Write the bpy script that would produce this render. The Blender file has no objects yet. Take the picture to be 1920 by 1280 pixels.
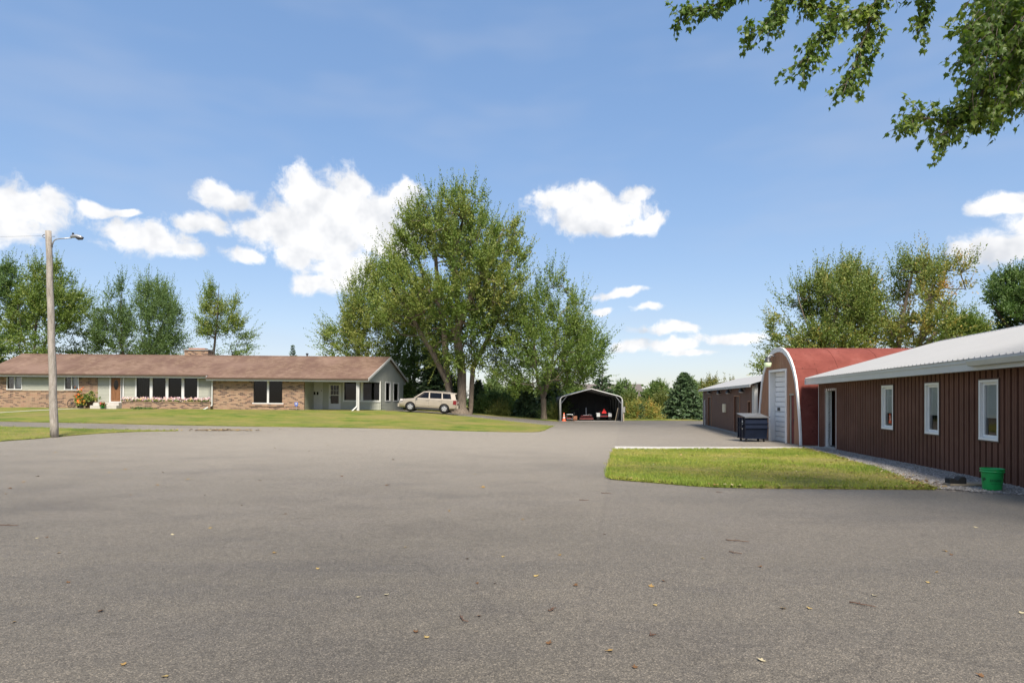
import bpy, bmesh, math, random
import numpy as np
from math import sin, cos, pi, radians, atan, atan2, hypot, sqrt
from mathutils import Vector, Matrix
from mathutils.geometry import delaunay_2d_cdt

# ---------------------------------------------------------------- camera
S = bpy.context.scene
C = S.collection
F = 1200.0            # focal length in pixels of the 1920 wide photograph
HZ = 750.0            # horizon row of the photograph
CAMZ = 1.73
cd = bpy.data.cameras.new('camera'); cam = bpy.data.objects.new('camera', cd); C.objects.link(cam)
cd.sensor_width = 36.0; cd.lens = 36.0*F/1920.0
cd.shift_y = (HZ-640.0)/1920.0
cd.clip_start = 0.05; cd.clip_end = 6000
cam.location = (0, 0, CAMZ); cam.rotation_euler = (radians(90), 0, 0)
S.camera = cam
S.render.engine = 'CYCLES'
S.cycles.max_bounces = 5; S.cycles.diffuse_bounces = 2; S.cycles.glossy_bounces = 3; S.cycles.transmission_bounces = 3; S.cycles.transparent_max_bounces = 8
S.render.resolution_x = 1024; S.render.resolution_y = 682

# ---------------------------------------------------------------- sky, sun, exposure
SUN_EL, SUN_AZ = 52.0, 170.0          # degrees; azimuth clockwise from +Y (behind the camera)
SKY_STRENGTH = 0.05
SUN_STRENGTH = 1.5
EXPOSURE = 2.35
S.view_settings.view_transform = 'Standard'; S.view_settings.look = 'None'
S.view_settings.exposure = EXPOSURE; S.view_settings.gamma = 1.0
S.view_settings.use_curve_mapping = False

def build_world():
    w = bpy.data.worlds.new('World'); S.world = w; w.use_nodes = True
    nt = w.node_tree; N = nt.nodes; L = nt.links
    N.clear()
    def nd(t, **k):
        n = N.new(t)
        for a, b in k.items(): setattr(n, a, b)
        return n
    def math_(op, a, b=None, c=None, clamp=False):
        n = nd('ShaderNodeMath', operation=op, use_clamp=clamp)
        for i, v in enumerate((a, b, c)):
            if v is None: continue
            if isinstance(v, (int, float)): n.inputs[i].default_value = v
            else: L.new(v, n.inputs[i])
        return n.outputs[0]
    def smooth(v, lo, hi):
        n = nd('ShaderNodeMapRange', interpolation_type='SMOOTHSTEP')
        L.new(v, n.inputs[0]); n.inputs[1].default_value = lo; n.inputs[2].default_value = hi
        return n.outputs[0]
    out = nd('ShaderNodeOutputWorld'); bg = nd('ShaderNodeBackground')
    sky = nd('ShaderNodeTexSky', sky_type='NISHITA'); sky.sun_disc = False
    sky.sun_elevation = radians(SUN_EL); sky.sun_rotation = radians(SUN_AZ)
    sky.air_density = 1.0; sky.dust_density = 0.6; sky.ozone_density = 1.6
    tc = nd('ShaderNodeTexCoord'); sx = nd('ShaderNodeSeparateXYZ'); L.new(tc.outputs['Generated'], sx.inputs[0])
    az = math_('ARCTAN2', sx.outputs[0], sx.outputs[1])
    el = math_('ARCSINE', sx.outputs[2])
    cp = nd('ShaderNodeCombineXYZ'); L.new(az, cp.inputs[0]); L.new(el, cp.inputs[1])
    P = cp.outputs[0]
    def noise(vec, scale, detail, rough=0.55, dist=0.0):
        n = nd('ShaderNodeTexNoise'); n.inputs['Scale'].default_value = scale; n.inputs['Detail'].default_value = detail
        n.inputs['Roughness'].default_value = rough; n.inputs['Distortion'].default_value = dist
        L.new(vec, n.inputs['Vector']); return n.outputs['Fac']
    # warped position so that the outlines billow
    wn = nd('ShaderNodeTexNoise'); wn.inputs['Scale'].default_value = 14; wn.inputs['Detail'].default_value = 3
    L.new(P, wn.inputs['Vector'])
    ws = nd('ShaderNodeVectorMath', operation='SUBTRACT'); L.new(wn.outputs['Color'], ws.inputs[0]); ws.inputs[1].default_value = (.5, .5, .5)
    wm = nd('ShaderNodeVectorMath', operation='MULTIPLY_ADD'); L.new(ws.outputs[0], wm.inputs[0]); wm.inputs[1].default_value = (.055, .04, 0); L.new(P, wm.inputs[2])
    PW = wm.outputs[0]
    blobs = [  # centre x, y and half sizes as they stand in the view
      (610,392,90,66),(640,500,80,42),(590,445,115,52),(705,445,85,52),(700,395,85,52),(540,418,75,48),(630,460,85,45),(600,530,55,26),(425,370,58,24),(380,418,62,22),(458,474,42,16),(570,352,50,42),(655,365,60,42),(755,370,45,30),(560,470,60,32),(480,425,60,26),
      (40,385,105,42),(5,425,95,36),(175,390,50,13),(232,397,28,9),(100,375,50,26),
      (280,450,98,32),(225,430,52,26),(345,467,52,18),
      (1110,398,120,38),(1040,375,52,28),(1190,362,42,17),(1205,415,60,20),(1100,370,60,30),(1130,425,70,18),
      (1255,617,66,13),(1180,651,44,13),(1262,652,50,14),(1375,635,80,14),(1165,550,52,9),(1218,580,34,9),(1132,578,26,7),(1290,665,46,9),
      (1870,455,100,38),(1890,382,56,20),(1930,415,70,45),(1830,462,66,20)]
    field = None
    for (x, y, a, b) in blobs:
        a0 = atan((x-960)/F); e0 = atan((HZ-y)/hypot(F, x-960)); r = hypot(1, (x-960)/F)
        ra = a/F/(r*r); re = b/F/r
        s = nd('ShaderNodeVectorMath', operation='SUBTRACT'); L.new(PW, s.inputs[0]); s.inputs[1].default_value = (a0, e0, 0)
        m = nd('ShaderNodeVectorMath', operation='MULTIPLY'); L.new(s.outputs[0], m.inputs[0]); m.inputs[1].default_value = (1/ra, 1/re, 0)
        l = nd('ShaderNodeVectorMath', operation='LENGTH'); L.new(m.outputs[0], l.inputs[0])
        v = math_('SUBTRACT', 1.0, l.outputs['Value'])
        field = v if field is None else math_('MAXIMUM', field, v)
    # the same kind of clouds go on all round, outside the directions listed above
    sc = nd('ShaderNodeVectorMath', operation='MULTIPLY'); L.new(PW, sc.inputs[0]); sc.inputs[1].default_value = (1, 2.2, 1)
    gen = noise(sc.outputs[0], 4.5, 2)
    gen = math_('MULTIPLY', math_('SUBTRACT', gen, 0.56), 7.0)
    aab = math_('ABSOLUTE', az)
    side = smooth(aab, 0.78, 0.95)
    low = math_('SUBTRACT', 1.0, smooth(el, 0.45, 0.8))
    gen = math_('SUBTRACT', math_('MULTIPLY', math_('ADD', gen, 1.0), math_('MULTIPLY', side, low)), 1.0)
    field = math_('MAXIMUM', field, gen)
    fine = noise(PW, 26, 8, 0.66)
    d = math_('ADD', math_('ADD', field, 0.1), math_('MULTIPLY', math_('SUBTRACT', fine, 0.5), 1.9))
    dens = math_('MULTIPLY', smooth(d, -0.05, 0.55), 0.97)
    # lower parts of thick clouds are a little greyer
    up = nd('ShaderNodeVectorMath', operation='ADD'); L.new(P, up.inputs[0]); up.inputs[1].default_value = (.004, .028, 0)
    f1 = noise(P, 11, 4); f2 = noise(up.outputs[0], 11, 4)
    lit = math_('ADD', 0.66, math_('MULTIPLY', math_('SUBTRACT', f1, f2), 3.2), clamp=True)
    cc = nd('ShaderNodeMix', data_type='RGBA'); L.new(lit, cc.inputs[0])
    cc.inputs[6].default_value = (2.75, 2.85, 3.05, 1); cc.inputs[7].default_value = (4.5, 4.45, 4.4, 1)
    # thin veil of high cloud
    vs = nd('ShaderNodeVectorMath', operation='MULTIPLY'); L.new(P, vs.inputs[0]); vs.inputs[1].default_value = (1.2, 4, 1)
    veil = math_('MULTIPLY', smooth(noise(vs.outputs[0], 2.3, 3), 0.42, 0.75), 0.22)
    gm = nd('ShaderNodeGamma'); L.new(sky.outputs[0], gm.inputs[0]); gm.inputs[1].default_value = 0.46
    hs = nd('ShaderNodeHueSaturation'); L.new(gm.outputs[0], hs.inputs['Color'])
    hs.inputs['Saturation'].default_value = 1.66; hs.inputs['Value'].default_value = 1.5; hs.inputs['Hue'].default_value = 0.5
    tn = nd('ShaderNodeMix', data_type='RGBA', blend_type='MULTIPLY'); tn.inputs[0].default_value = 1.0; L.new(hs.outputs[0], tn.inputs[6]); tn.inputs[7].default_value = (.95, .945, 1.05, 1)
    m1 = nd('ShaderNodeMix', data_type='RGBA'); L.new(veil, m1.inputs[0]); L.new(tn.outputs[2], m1.inputs[6]); m1.inputs[7].default_value = (2.3, 2.5, 3.0, 1)
    m2 = nd('ShaderNodeMix', data_type='RGBA'); L.new(dens, m2.inputs[0]); L.new(m1.outputs[2], m2.inputs[6]); L.new(cc.outputs[2], m2.inputs[7])
    L.new(m2.outputs[2], bg.inputs[0]); bg.inputs[1].default_value = SKY_STRENGTH
    L.new(bg.outputs[0], out.inputs[0])
build_world()

sd = bpy.data.lights.new('sun', 'SUN'); sd.energy = SUN_STRENGTH; sd.angle = radians(16); sd.color = (1, .92, .81)
so = bpy.data.objects.new('sun', sd); C.objects.link(so)
_d = Vector((sin(radians(SUN_AZ))*cos(radians(SUN_EL)), cos(radians(SUN_AZ))*cos(radians(SUN_EL)), sin(radians(SUN_EL))))
so.rotation_euler = _d.to_track_quat('Z', 'Y').to_euler(); so.location = _d*50

random.seed(5); RNG = np.random.default_rng(5)

# ---------------------------------------------------------------- terrain
def sst(a, b, t):
    t = min(1.0, max(0.0, (t-a)/(b-a))); return t*t*(3-2*t)
def lin(a, b, t): return min(1.0, max(0.0, (t-a)/(b-a)))
def hgt(X, Y):
    right = -0.12*sst(14, 25, Y)*sst(-4, 8, X)
    if X < -11: top = 0.84-0.0085*(max(X, -46)+11)
    else: top = 0.84*(1-sst(-11, 5.0, X))
    start = 27+6*lin(-24, -13, X)+4*lin(-13, -6, X)
    r = lin(start, 52.0, Y)
    r = r*r*(3-2*r)*0.35+r*0.65
    return right+top*r
def unproj(px, py):
    """ground point seen at a photograph pixel"""
    k = (px-960)/F; s = (HZ-py)/F
    Y = 1.0
    while Y < 200:
        if CAMZ+s*Y < hgt(k*Y, Y):
            a, b = Y-0.25, Y
            for _ in range(20):
                m = (a+b)/2
                if CAMZ+s*m < hgt(k*m, m): b = m
                else: a = m
            return (k*a, a)
        Y += 0.25
    return (k*200, 200)

# ---------------------------------------------------------------- mesh helpers
class MB:
    def __init__(s): s.v = []; s.f = []
    def add(s, vs, fs):
        o = len(s.v); s.v += [tuple(p) for p in vs]; s.f += [tuple(i+o for i in q) for q in fs]; return s
    def box(s, x0, x1, y0, y1, z0, z1):
        vs = [(x, y, z) for z in (z0, z1) for y in (y0, y1) for x in (x0, x1)]
        return s.add(vs, [(0,2,3,1), (4,5,7,6), (0,1,5,4), (2,6,7,3), (0,4,6,2), (1,3,7,5)])
    def obox(s, c, ax, ay, az):
        """box about a centre with three half axes"""
        c = Vector(c); ax = Vector(ax); ay = Vector(ay); az = Vector(az)
        vs = [c+i*ax+j*ay+k*az for k in (-1, 1) for j in (-1, 1) for i in (-1, 1)]
        return s.add(vs, [(0,2,3,1), (4,5,7,6), (0,1,5,4), (2,6,7,3), (0,4,6,2), (1,3,7,5)])
    def tube(s, path, rad, n=8, caps=True):
        path = [Vector(p) for p in path]
        if not hasattr(rad, '__len__'): rad = [rad]*len(path)
        o = len(s.v); prev = None
        for i, p in enumerate(path):
            d = (path[min(i+1, len(path)-1)]-path[max(i-1, 0)])
            if d.length < 1e-9: d = Vector((0, 0, 1))
            d.normalize()
            if prev is None:
                a = d.cross(Vector((0, 0, 1)) if abs(d.z) < .9 else Vector((1, 0, 0))).normalized()
            else:
                a = (prev-d*prev.dot(d)).normalized()
            prev = a; b = d.cross(a)
            for k in range(n):
                t = 2*pi*k/n; q = p+(a*cos(t)+b*sin(t))*rad[i]; s.v.append((q.x, q.y, q.z))
        for i in range(len(path)-1):
            for k in range(n):
                k2 = (k+1) % n
                s.f.append((o+i*n+k, o+i*n+k2, o+(i+1)*n+k2, o+(i+1)*n+k))
        if caps:
            s.f.append(tuple(o+k for k in reversed(range(n)))); s.f.append(tuple(o+(len(path)-1)*n+k for k in range(n)))
        return s
    def lathe(s, prof, n=20, c=(0, 0, 0)):
        o = len(s.v)
        for r, z in prof:
            for k in range(n):
                t = 2*pi*k/n; s.v.append((c[0]+r*cos(t), c[1]+r*sin(t), c[2]+z))
        for i in range(len(prof)-1):
            for k in range(n):
                k2 = (k+1) % n
                s.f.append((o+i*n+k, o+i*n+k2, o+(i+1)*n+k2, o+(i+1)*n+k))
        return s
    def prism(s, poly, y0, y1, axis='y'):
        """2-D polygon extruded; axis y: poly is (x,z); axis x: poly is (y,z); axis z: poly is (x,y)"""
        n = len(poly)
        def P(a, b, t): return (a, t, b) if axis == 'y' else ((t, a, b) if axis == 'x' else (a, b, t))
        vs = [P(a, b, y0) for a, b in poly]+[P(a, b, y1) for a, b in poly]
        fs = [tuple(range(n)), tuple(reversed(range(n, 2*n)))]+[(i, i+n, (i+1) % n+n, (i+1) % n) for i in range(n)]
        return s.add(vs, fs)
    def build(s, name, mat, parent=None, smooth=False, fix=True):
        me = bpy.data.meshes.new(name); me.from_pydata(s.v, [], s.f)
        if fix:
            bm = bmesh.new(); bm.from_mesh(me); bmesh.ops.recalc_face_normals(bm, faces=bm.faces); bm.to_mesh(me); bm.free()
        if smooth:
            me.polygons.foreach_set('use_smooth', [True]*len(me.polygons))
        return link(name, me, mat, parent)
def link(name, me, mat, parent=None):
    o = bpy.data.objects.new(name, me); C.objects.link(o)
    if mat is not None and len(me.materials) == 0: me.materials.append(mat)
    if parent is not None: o.parent = parent
    return o
def fast_mesh(name, verts, faces_n, idx, mat, parent=None, attr=None, smooth=False):
    """numpy mesh: verts (n,3), idx flat, faces_n = corners per face"""
    me = bpy.data.meshes.new(name); nf = len(idx)//faces_n
    me.vertices.add(len(verts)); me.vertices.foreach_set('co', np.asarray(verts, np.float32).ravel())
    me.loops.add(len(idx)); me.loops.foreach_set('vertex_index', np.asarray(idx, np.int32))
    me.polygons.add(nf); me.polygons.foreach_set('loop_start', np.arange(nf, dtype=np.int32)*faces_n)
    me.polygons.foreach_set('loop_total', np.full(nf, faces_n, np.int32))
    if smooth: me.polygons.foreach_set('use_smooth', np.ones(nf, bool))
    if attr is not None:
        a = me.attributes.new('tint', 'FLOAT', 'POINT'); a.data.foreach_set('value', np.asarray(attr, np.float32))
    me.update(calc_edges=True)
    return link(name, me, mat, parent)
def tag(o, label, cat, group=None):
    o['label'] = label; o['category'] = cat
    if group: o['group'] = group
    return o
def struct(o): o['kind'] = 'structure'; return o
def stuff(o): o['kind'] = 'stuff'; return o
def thing(name, label, cat, loc=(0, 0, 0), rot=(0, 0, 0), group=None):
    o = bpy.data.objects.new(name, None); C.objects.link(o); o.location = loc; o.rotation_euler = rot
    o.empty_display_size = .2
    return tag(o, label, cat, group)
def copy_tree(o, parent=None):
    c = o.copy(); C.objects.link(c); c.parent = parent
    for ch in list(o.children): copy_tree(ch, c)
    return c

# ---------------------------------------------------------------- materials
def newmat(name):
    m = bpy.data.materials.new(name); m.use_nodes = True
    nt = m.node_tree; p = nt.nodes['Principled BSDF']
    return m, nt, p
class G:
    """small node-graph helper"""
    def __init__(s, nt): s.nt = nt; s.tc = None
    def n(s, t, **k):
        q = s.nt.nodes.new(t)
        for a, b in k.items(): setattr(q, a, b)
        return q
    def L(s, a, b): s.nt.links.new(a, b)
    def co(s, kind='Object'):
        if s.tc is None: s.tc = s.n('ShaderNodeTexCoord')
        return s.tc.outputs[kind]
    def mapped(s, scale=(1, 1, 1), rot=(0, 0, 0), vec=None):
        m = s.n('ShaderNodeMapping'); s.L(vec or s.co(), m.inputs[0]); m.inputs['Scale'].default_value = scale; m.inputs['Rotation'].default_value = rot
        return m.outputs[0]
    def noise(s, scale, detail=4, rough=.55, vec=None, dist=0):
        q = s.n('ShaderNodeTexNoise'); q.inputs['Scale'].default_value = scale; q.inputs['Detail'].default_value = detail
        q.inputs['Roughness'].default_value = rough; q.inputs['Distortion'].default_value = dist
        s.L(vec or s.co(), q.inputs['Vector']); return q.outputs['Fac']
    def ramp(s, fac, stops):
        q = s.n('ShaderNodeValToRGB'); e = q.color_ramp.elements
        while len(e) < len(stops): e.new(.5)
        for i, (p, c) in enumerate(stops):
            e[i].position = p; e[i].color = (c[0], c[1], c[2], 1) if hasattr(c, '__len__') else (c, c, c, 1)
        s.L(fac, q.inputs[0]); return q.outputs[0]
    def mix(s, fac, a, b, mode='MIX'):
        q = s.n('ShaderNodeMix', data_type='RGBA', blend_type=mode)
        for i, v in ((0, fac), (6, a), (7, b)):
            if isinstance(v, (int, float)): q.inputs[i].default_value = v
            elif isinstance(v, tuple): q.inputs[i].default_value = (v[0], v[1], v[2], 1)
            else: s.L(v, q.inputs[i])
        return q.outputs[2]
    def bump(s, h, strength=.3, dist=.02):
        q = s.n('ShaderNodeBump'); q.inputs['Strength'].default_value = strength; q.inputs['Distance'].default_value = dist
        s.L(h, q.inputs['Height']); return q.outputs[0]
    def math(s, op, a, b=0.0):
        q = s.n('ShaderNodeMath', operation=op)
        for i, v in ((0, a), (1, b)):
            if isinstance(v, (int, float)): q.inputs[i].default_value = v
            else: s.L(v, q.inputs[i])
        return q.outputs[0]
def plain(name, c, rough=.55, var=.12, scale=3.0, metal=0.0, bump=0.0, bscale=40, spec=.5, dirt=None):
    """painted or moulded surface with a little uneven colour"""
    m, nt, p = newmat(name); g = G(nt)
    f = g.noise(scale, 5, .6)
    a = tuple(max(0, x*(1-var)) for x in c); b = tuple(min(1, x*(1+var)) for x in c)
    col = g.ramp(f, [(.3, a), (.7, b)])
    if dirt: col = g.mix(g.ramp(g.noise(scale*2.7, 6, .65), [(.52, 0.0), (.75, dirt[1])]), col, dirt[0])
    g.L(col, p.inputs['Base Color']); p.inputs['Roughness'].default_value = rough; p.inputs['Metallic'].default_value = metal
    p.inputs['Specular IOR Level'].default_value = spec
    if bump: g.L(g.bump(g.noise(bscale, 4), bump, .01), p.inputs['Normal'])
    return m
MT = {}
MT['white'] = plain('white_paint', (.50, .50, .475), .45, .05, 2, dirt=((.36, .34, .30), .25))
MT['white_shade_lift'] = plain('shade_lifted_white_paint', (.80, .80, .78), .45, .03, 2, dirt=((.5, .48, .42), .2))  # white paint lightened in colour to make up for shade on these fronts
MT['white_trim'] = plain('white_vinyl', (.56, .56, .54), .4, .04, 2)
MT['sage'] = plain('sage_siding_paint', (.34, .345, .285), .55, .06, 1.5)
MT['concrete'] = plain('concrete', (.46, .43, .38), .85, .12, 1.2, bump=.3, bscale=60, dirt=((.25, .23, .2), .4))
MT['foundation'] = plain('foundation_concrete', (.24, .235, .225), .9, .15, 2, bump=.3)
MT['brown_gutter'] = plain('brown_gutter_paint', (.10, .065, .05), .5, .1)
MT['brown_metal'] = plain('brown_steel_siding', (.138, .068, .048), .6, .2, .8, spec=.1, dirt=((.19, .11, .08), .35))
MT['brown_trim'] = plain('brown_trim', (.07, .035, .028), .5, .1)
MT['black'] = plain('black_rubber', (.008, .008, .0085), .75, .2, 8)
MT['black_plastic'] = plain('black_plastic', (.016, .016, .018), .4, .2, 8)
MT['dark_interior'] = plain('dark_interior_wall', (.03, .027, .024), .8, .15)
MT['grey_metal'] = plain('grey_galvanised', (.38, .39, .40), .4, .1, 6, metal=.6)
MT['dark_metal'] = plain('dark_metal', (.05, .05, .052), .45, .15, 6, metal=.3)
MT['steel_roof'] = plain('white_steel_roof', (.262, .268, .275), .5, .03, .6, spec=.2, dirt=((.24, .24, .235), .3))
MT['curtain'] = plain('curtain_cloth', (.42, .40, .33), .9, .1, 4)
MT['blind'] = plain('window_blind', (.48, .52, .49), .8, .05, 4)
MT['lampshade'] = plain('lamp_shade', (.65, .58, .42), .8, .05)
MT['red'] = plain('red_paint', (.22, .02, .018), .5, .15, 5)
MT['orange'] = plain('orange_plastic', (.75, .13, .05), .5, .08, 5)
MT['rust_red'] = plain('rusty_red_steel', (.16, .035, .03), .6, .3, 6)
MT['navy'] = plain('navy_steel_paint', (.006, .011, .026), .5, .2, 3, spec=.2, dirt=((.014, .018, .03), .4))
MT['bucket'] = plain('green_plastic', (.012, .33, .075), .35, .06, 6)
MT['ink'] = plain('dark_green_ink', (.008, .07, .03), .5, .05)
MT['board'] = plain('weathered_board', (.33, .27, .19), .85, .25, 7, bump=.4)
MT['terracotta'] = plain('terracotta', (.35, .15, .08), .8, .1)
MT['soil'] = plain('soil', (.06, .045, .03), .95, .3, 8)
MT['wicker'] = plain('dark_wicker', (.07, .045, .03), .8, .3, 20, bump=.5)

def m_glass(name, tint=.35, gloss=.9):
    m, nt, p = newmat(name); g = G(nt); nt.nodes.remove(p)
    out = nt.nodes['Material Output']
    tr = g.n('ShaderNodeBsdfTransparent'); tr.inputs[0].default_value = (tint, tint, tint*1.02, 1)
    gl = g.n('ShaderNodeBsdfGlossy'); gl.inputs['Roughness'].default_value = .015; gl.inputs[0].default_value = (gloss, gloss, gloss, 1)
    fr = g.n('ShaderNodeFresnel'); fr.inputs[0].default_value = 1.5
    bm_ = g.n('ShaderNodeBump'); bm_.inputs['Strength'].default_value = .04; bm_.inputs['Distance'].default_value = .02
    g.L(g.noise(1.2, 2), bm_.inputs['Height']); g.L(bm_.outputs[0], gl.inputs['Normal'])
    mx = g.n('ShaderNodeMixShader'); g.L(fr.outputs[0], mx.inputs[0]); g.L(tr.outputs[0], mx.inputs[1]); g.L(gl.outputs[0], mx.inputs[2])
    g.L(mx.outputs[0], out.inputs[0]); return m
MT['glass'] = m_glass('window_glass', .4, .6)
MT['clear_glass'] = m_glass('clear_window_glass', .95, .8)
MT['car_glass'] = m_glass('tinted_car_glass', .28)

def m_asphalt():
    m, nt, p = newmat('worn_asphalt'); g = G(nt)
    big = g.noise(.13, 5, .6); mid = g.noise(.8, 5, .65, vec=g.mapped((.7, 1.0, 1))); fine = g.noise(9, 5, .7)
    v = g.n('ShaderNodeTexVoronoi'); v.inputs['Scale'].default_value = 120; g.L(g.co(), v.inputs['Vector'])
    sx = g.n('ShaderNodeSeparateColor'); g.L(v.outputs['Color'], sx.inputs[0])
    base = g.ramp(big, [(.32, (.096, .086, .071)), (.5, (.122, .109, .089)), (.68, (.148, .130, .105))])
    base = g.mix(g.ramp(mid, [(.30, .55), (.47, 0.0)]), base, (.083, .075, .068))
    base = g.mix(g.ramp(mid, [(.54, 0.0), (.75, .35)]), base, (.150, .131, .110))
    # tyre-darkened bands and old sealing strokes
    st = g.noise(.5, 4, .6, vec=g.mapped((.3, 1.2, 1), (0, 0, .35)))
    base = g.mix(g.ramp(st, [(.50, 0.0), (.66, .5)]), base, (.078, .072, .066))
    # paler, warmer middle of the lot fading outward, and a paving seam with two slightly different batches
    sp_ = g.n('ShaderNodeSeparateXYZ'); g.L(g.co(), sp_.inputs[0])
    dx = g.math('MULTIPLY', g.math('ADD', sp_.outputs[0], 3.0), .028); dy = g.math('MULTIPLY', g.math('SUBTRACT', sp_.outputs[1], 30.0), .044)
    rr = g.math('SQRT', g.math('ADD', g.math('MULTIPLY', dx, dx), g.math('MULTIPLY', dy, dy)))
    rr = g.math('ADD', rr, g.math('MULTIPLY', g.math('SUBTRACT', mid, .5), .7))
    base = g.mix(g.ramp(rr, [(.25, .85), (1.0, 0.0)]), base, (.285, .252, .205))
    se = g.math('ADD', g.math('SUBTRACT', sp_.outputs[0], g.math('MULTIPLY', sp_.outputs[1], .175)), g.math('MULTIPLY', g.math('SUBTRACT', fine, .5), .12))
    base = g.mix(g.ramp(g.math('ADD', se, .8), [(.44, 0.0), (.5, .14)]), base, (.11, .098, .086))
    base = g.mix(g.ramp(g.math('ABSOLUTE', g.math('ADD', se, .31)), [(.0, .14), (.045, 0.0)]), base, (.05, .046, .042))
    v2 = g.n('ShaderNodeTexVoronoi', feature='DISTANCE_TO_EDGE'); v2.inputs['Scale'].default_value = .11
    wv = g.n('ShaderNodeVectorMath', operation='ADD'); g.L(g.co(), wv.inputs[0]); nz = g.n('ShaderNodeTexNoise'); nz.inputs['Scale'].default_value = .7; nz.inputs['Detail'].default_value = 6; g.L(g.co(), nz.inputs['Vector'])
    nm = g.n('ShaderNodeVectorMath', operation='SCALE'); g.L(nz.outputs['Color'], nm.inputs[0]); nm.inputs['Scale'].default_value = 2.4; g.L(nm.outputs[0], wv.inputs[1]); g.L(wv.outputs[0], v2.inputs['Vector'])
    base = g.mix(g.ramp(v2.outputs['Distance'], [(.0, .26), (.0018, 0.0)]), base, (.045, .04, .036))
    base = g.mix(.55, base, g.ramp(fine, [(.3, .72), (.5, 1.0), (.72, 1.22)]), 'MULTIPLY')
    sp = g.ramp(sx.outputs[0], [(0, (.42, .41, .40)), (.35, (.80, .79, .78)), (.70, (1.05, 1.04, 1.02)), (.88, (1.4, 1.36, 1.28)), (1, (2.3, 2.2, 2.05))])
    base = g.mix(.85, base, sp, 'MULTIPLY')
    g.L(base, p.inputs['Base Color']); p.inputs['Roughness'].default_value = .85; p.inputs['Specular IOR Level'].default_value = .22
    p.inputs['Sheen Weight'].default_value = .30; p.inputs['Sheen Roughness'].default_value = .22; p.inputs['Sheen Tint'].default_value = (1, .88, .74, 1)
    g.L(g.bump(g.math('ADD', v.outputs['Distance'], fine), .5, .006), p.inputs['Normal'])
    return m
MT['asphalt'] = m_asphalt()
def m_grass():
    m, nt, p = newmat('mown_grass'); g = G(nt)
    big = g.noise(.24, 5, .65, vec=g.mapped((.8, .9, 1))); mid = g.noise(1.0, 6, .72, vec=g.mapped((.55, .75, 1))); fine = g.noise(28, 4, .7)
    c = g.ramp(mid, [(.34, (.060, .110, .014)), (.48, (.125, .158, .025)), (.64, (.210, .188, .045))])
    c = g.mix(g.ramp(big, [(.42, 0.0), (.62, .7)]), c, (.225, .180, .065))
    c = g.mix(.65, c, g.ramp(fine, [(.25, .55), (.5, 1.0), (.78, 1.5)]), 'MULTIPLY')
    g.L(c, p.inputs['Base Color']); p.inputs['Roughness'].default_value = .9; p.inputs['Specular IOR Level'].default_value = .15
    g.L(g.bump(g.math('ADD', fine, g.noise(9, 3)), .8, .03), p.inputs['Normal'])
    return m
MT['grass'] = m_grass()
def m_blades():
    m, nt, p = newmat('grass_blades'); g = G(nt)
    a = g.n('ShaderNodeAttribute', attribute_name='tint').outputs['Fac']
    c = g.ramp(a, [(0, (.14, .21, .026)), (.5, (.27, .29, .048)), (.8, (.38, .32, .09)), (1, (.46, .34, .15))])
    g.L(c, p.inputs['Base Color']); p.inputs['Roughness'].default_value = .7; p.inputs['Specular IOR Level'].default_value = .2
    return m
MT['blades'] = m_blades()
def m_gravel():
    m, nt, p = newmat('gravel_bed'); g = G(nt)
    v = g.n('ShaderNodeTexVoronoi'); v.inputs['Scale'].default_value = 32; g.L(g.co(), v.inputs['Vector'])
    c = g.ramp(g.math('ADD', g.noise(30, 4, .7), 0), [(.3, (.11, .10, .085)), (.55, (.26, .235, .205)), (.75, (.38, .345, .30))])
    c = g.mix(g.ramp(g.noise(1.7, 4), [(.5, 0.0), (.75, .5)]), c, (.16, .11, .07))
    g.L(c, p.inputs['Base Color']); p.inputs['Roughness'].default_value = .9
    g.L(g.bump(v.outputs['Distance'], .8, .02), p.inputs['Normal']); return m
MT['gravel'] = m_gravel()
def m_tint(name, stops, rough=.8, spec=.3):
    m, nt, p = newmat(name); g = G(nt)
    a = g.n('ShaderNodeAttribute', attribute_name='tint').outputs['Fac']
    g.L(g.ramp(a, stops), p.inputs['Base Color']); p.inputs['Roughness'].default_value = rough; p.inputs['Specular IOR Level'].default_value = spec
    return m
MT['stones'] = m_tint('gravel_stones', [(0, (.13, .12, .105)), (.5, (.33, .30, .265)), (.85, (.50, .46, .41)), (1, (.38, .25, .17))])
MT['litter'] = m_tint('leaf_litter', [(0, (.09, .045, .022)), (.4, (.20, .11, .04)), (.75, (.33, .23, .07)), (1, (.42, .36, .22))])
def m_leaf(name, stops, trans=.24, rough=.55):
    m, nt, p = newmat(name); g = G(nt)
    out = nt.nodes['Material Output']
    a = g.n('ShaderNodeAttribute', attribute_name='tint').outputs['Fac']
    c = g.ramp(a, stops)
    g.L(c, p.inputs['Base Color']); p.inputs['Roughness'].default_value = rough; p.inputs['Specular IOR Level'].default_value = .35
    t = g.n('ShaderNodeBsdfTranslucent')
    g.L(g.mix(1.0, c, (1.15, 1.25, .6), 'MULTIPLY'), t.inputs[0])
    mx = g.n('ShaderNodeMixShader'); mx.inputs[0].default_value = trans
    g.L(p.outputs[0], mx.inputs[1]); g.L(t.outputs[0], mx.inputs[2]); g.L(mx.outputs[0], out.inputs[0])
    return m
MT['leaf'] = m_leaf('maple_foliage', [(0, (.060, .110, .020)), (.4, (.125, .190, .034)), (.7, (.205, .245, .052)), (1, (.31, .28, .075))])
MT['leaf_dark'] = m_leaf('dark_foliage', [(0, (.042, .085, .022)), (.5, (.088, .152, .038)), (1, (.16, .215, .058))])
MT['leaf_blue'] = m_leaf('grey_green_foliage', [(0, (.060, .108, .034)), (.5, (.118, .185, .056)), (1, (.20, .255, .085))])
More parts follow.
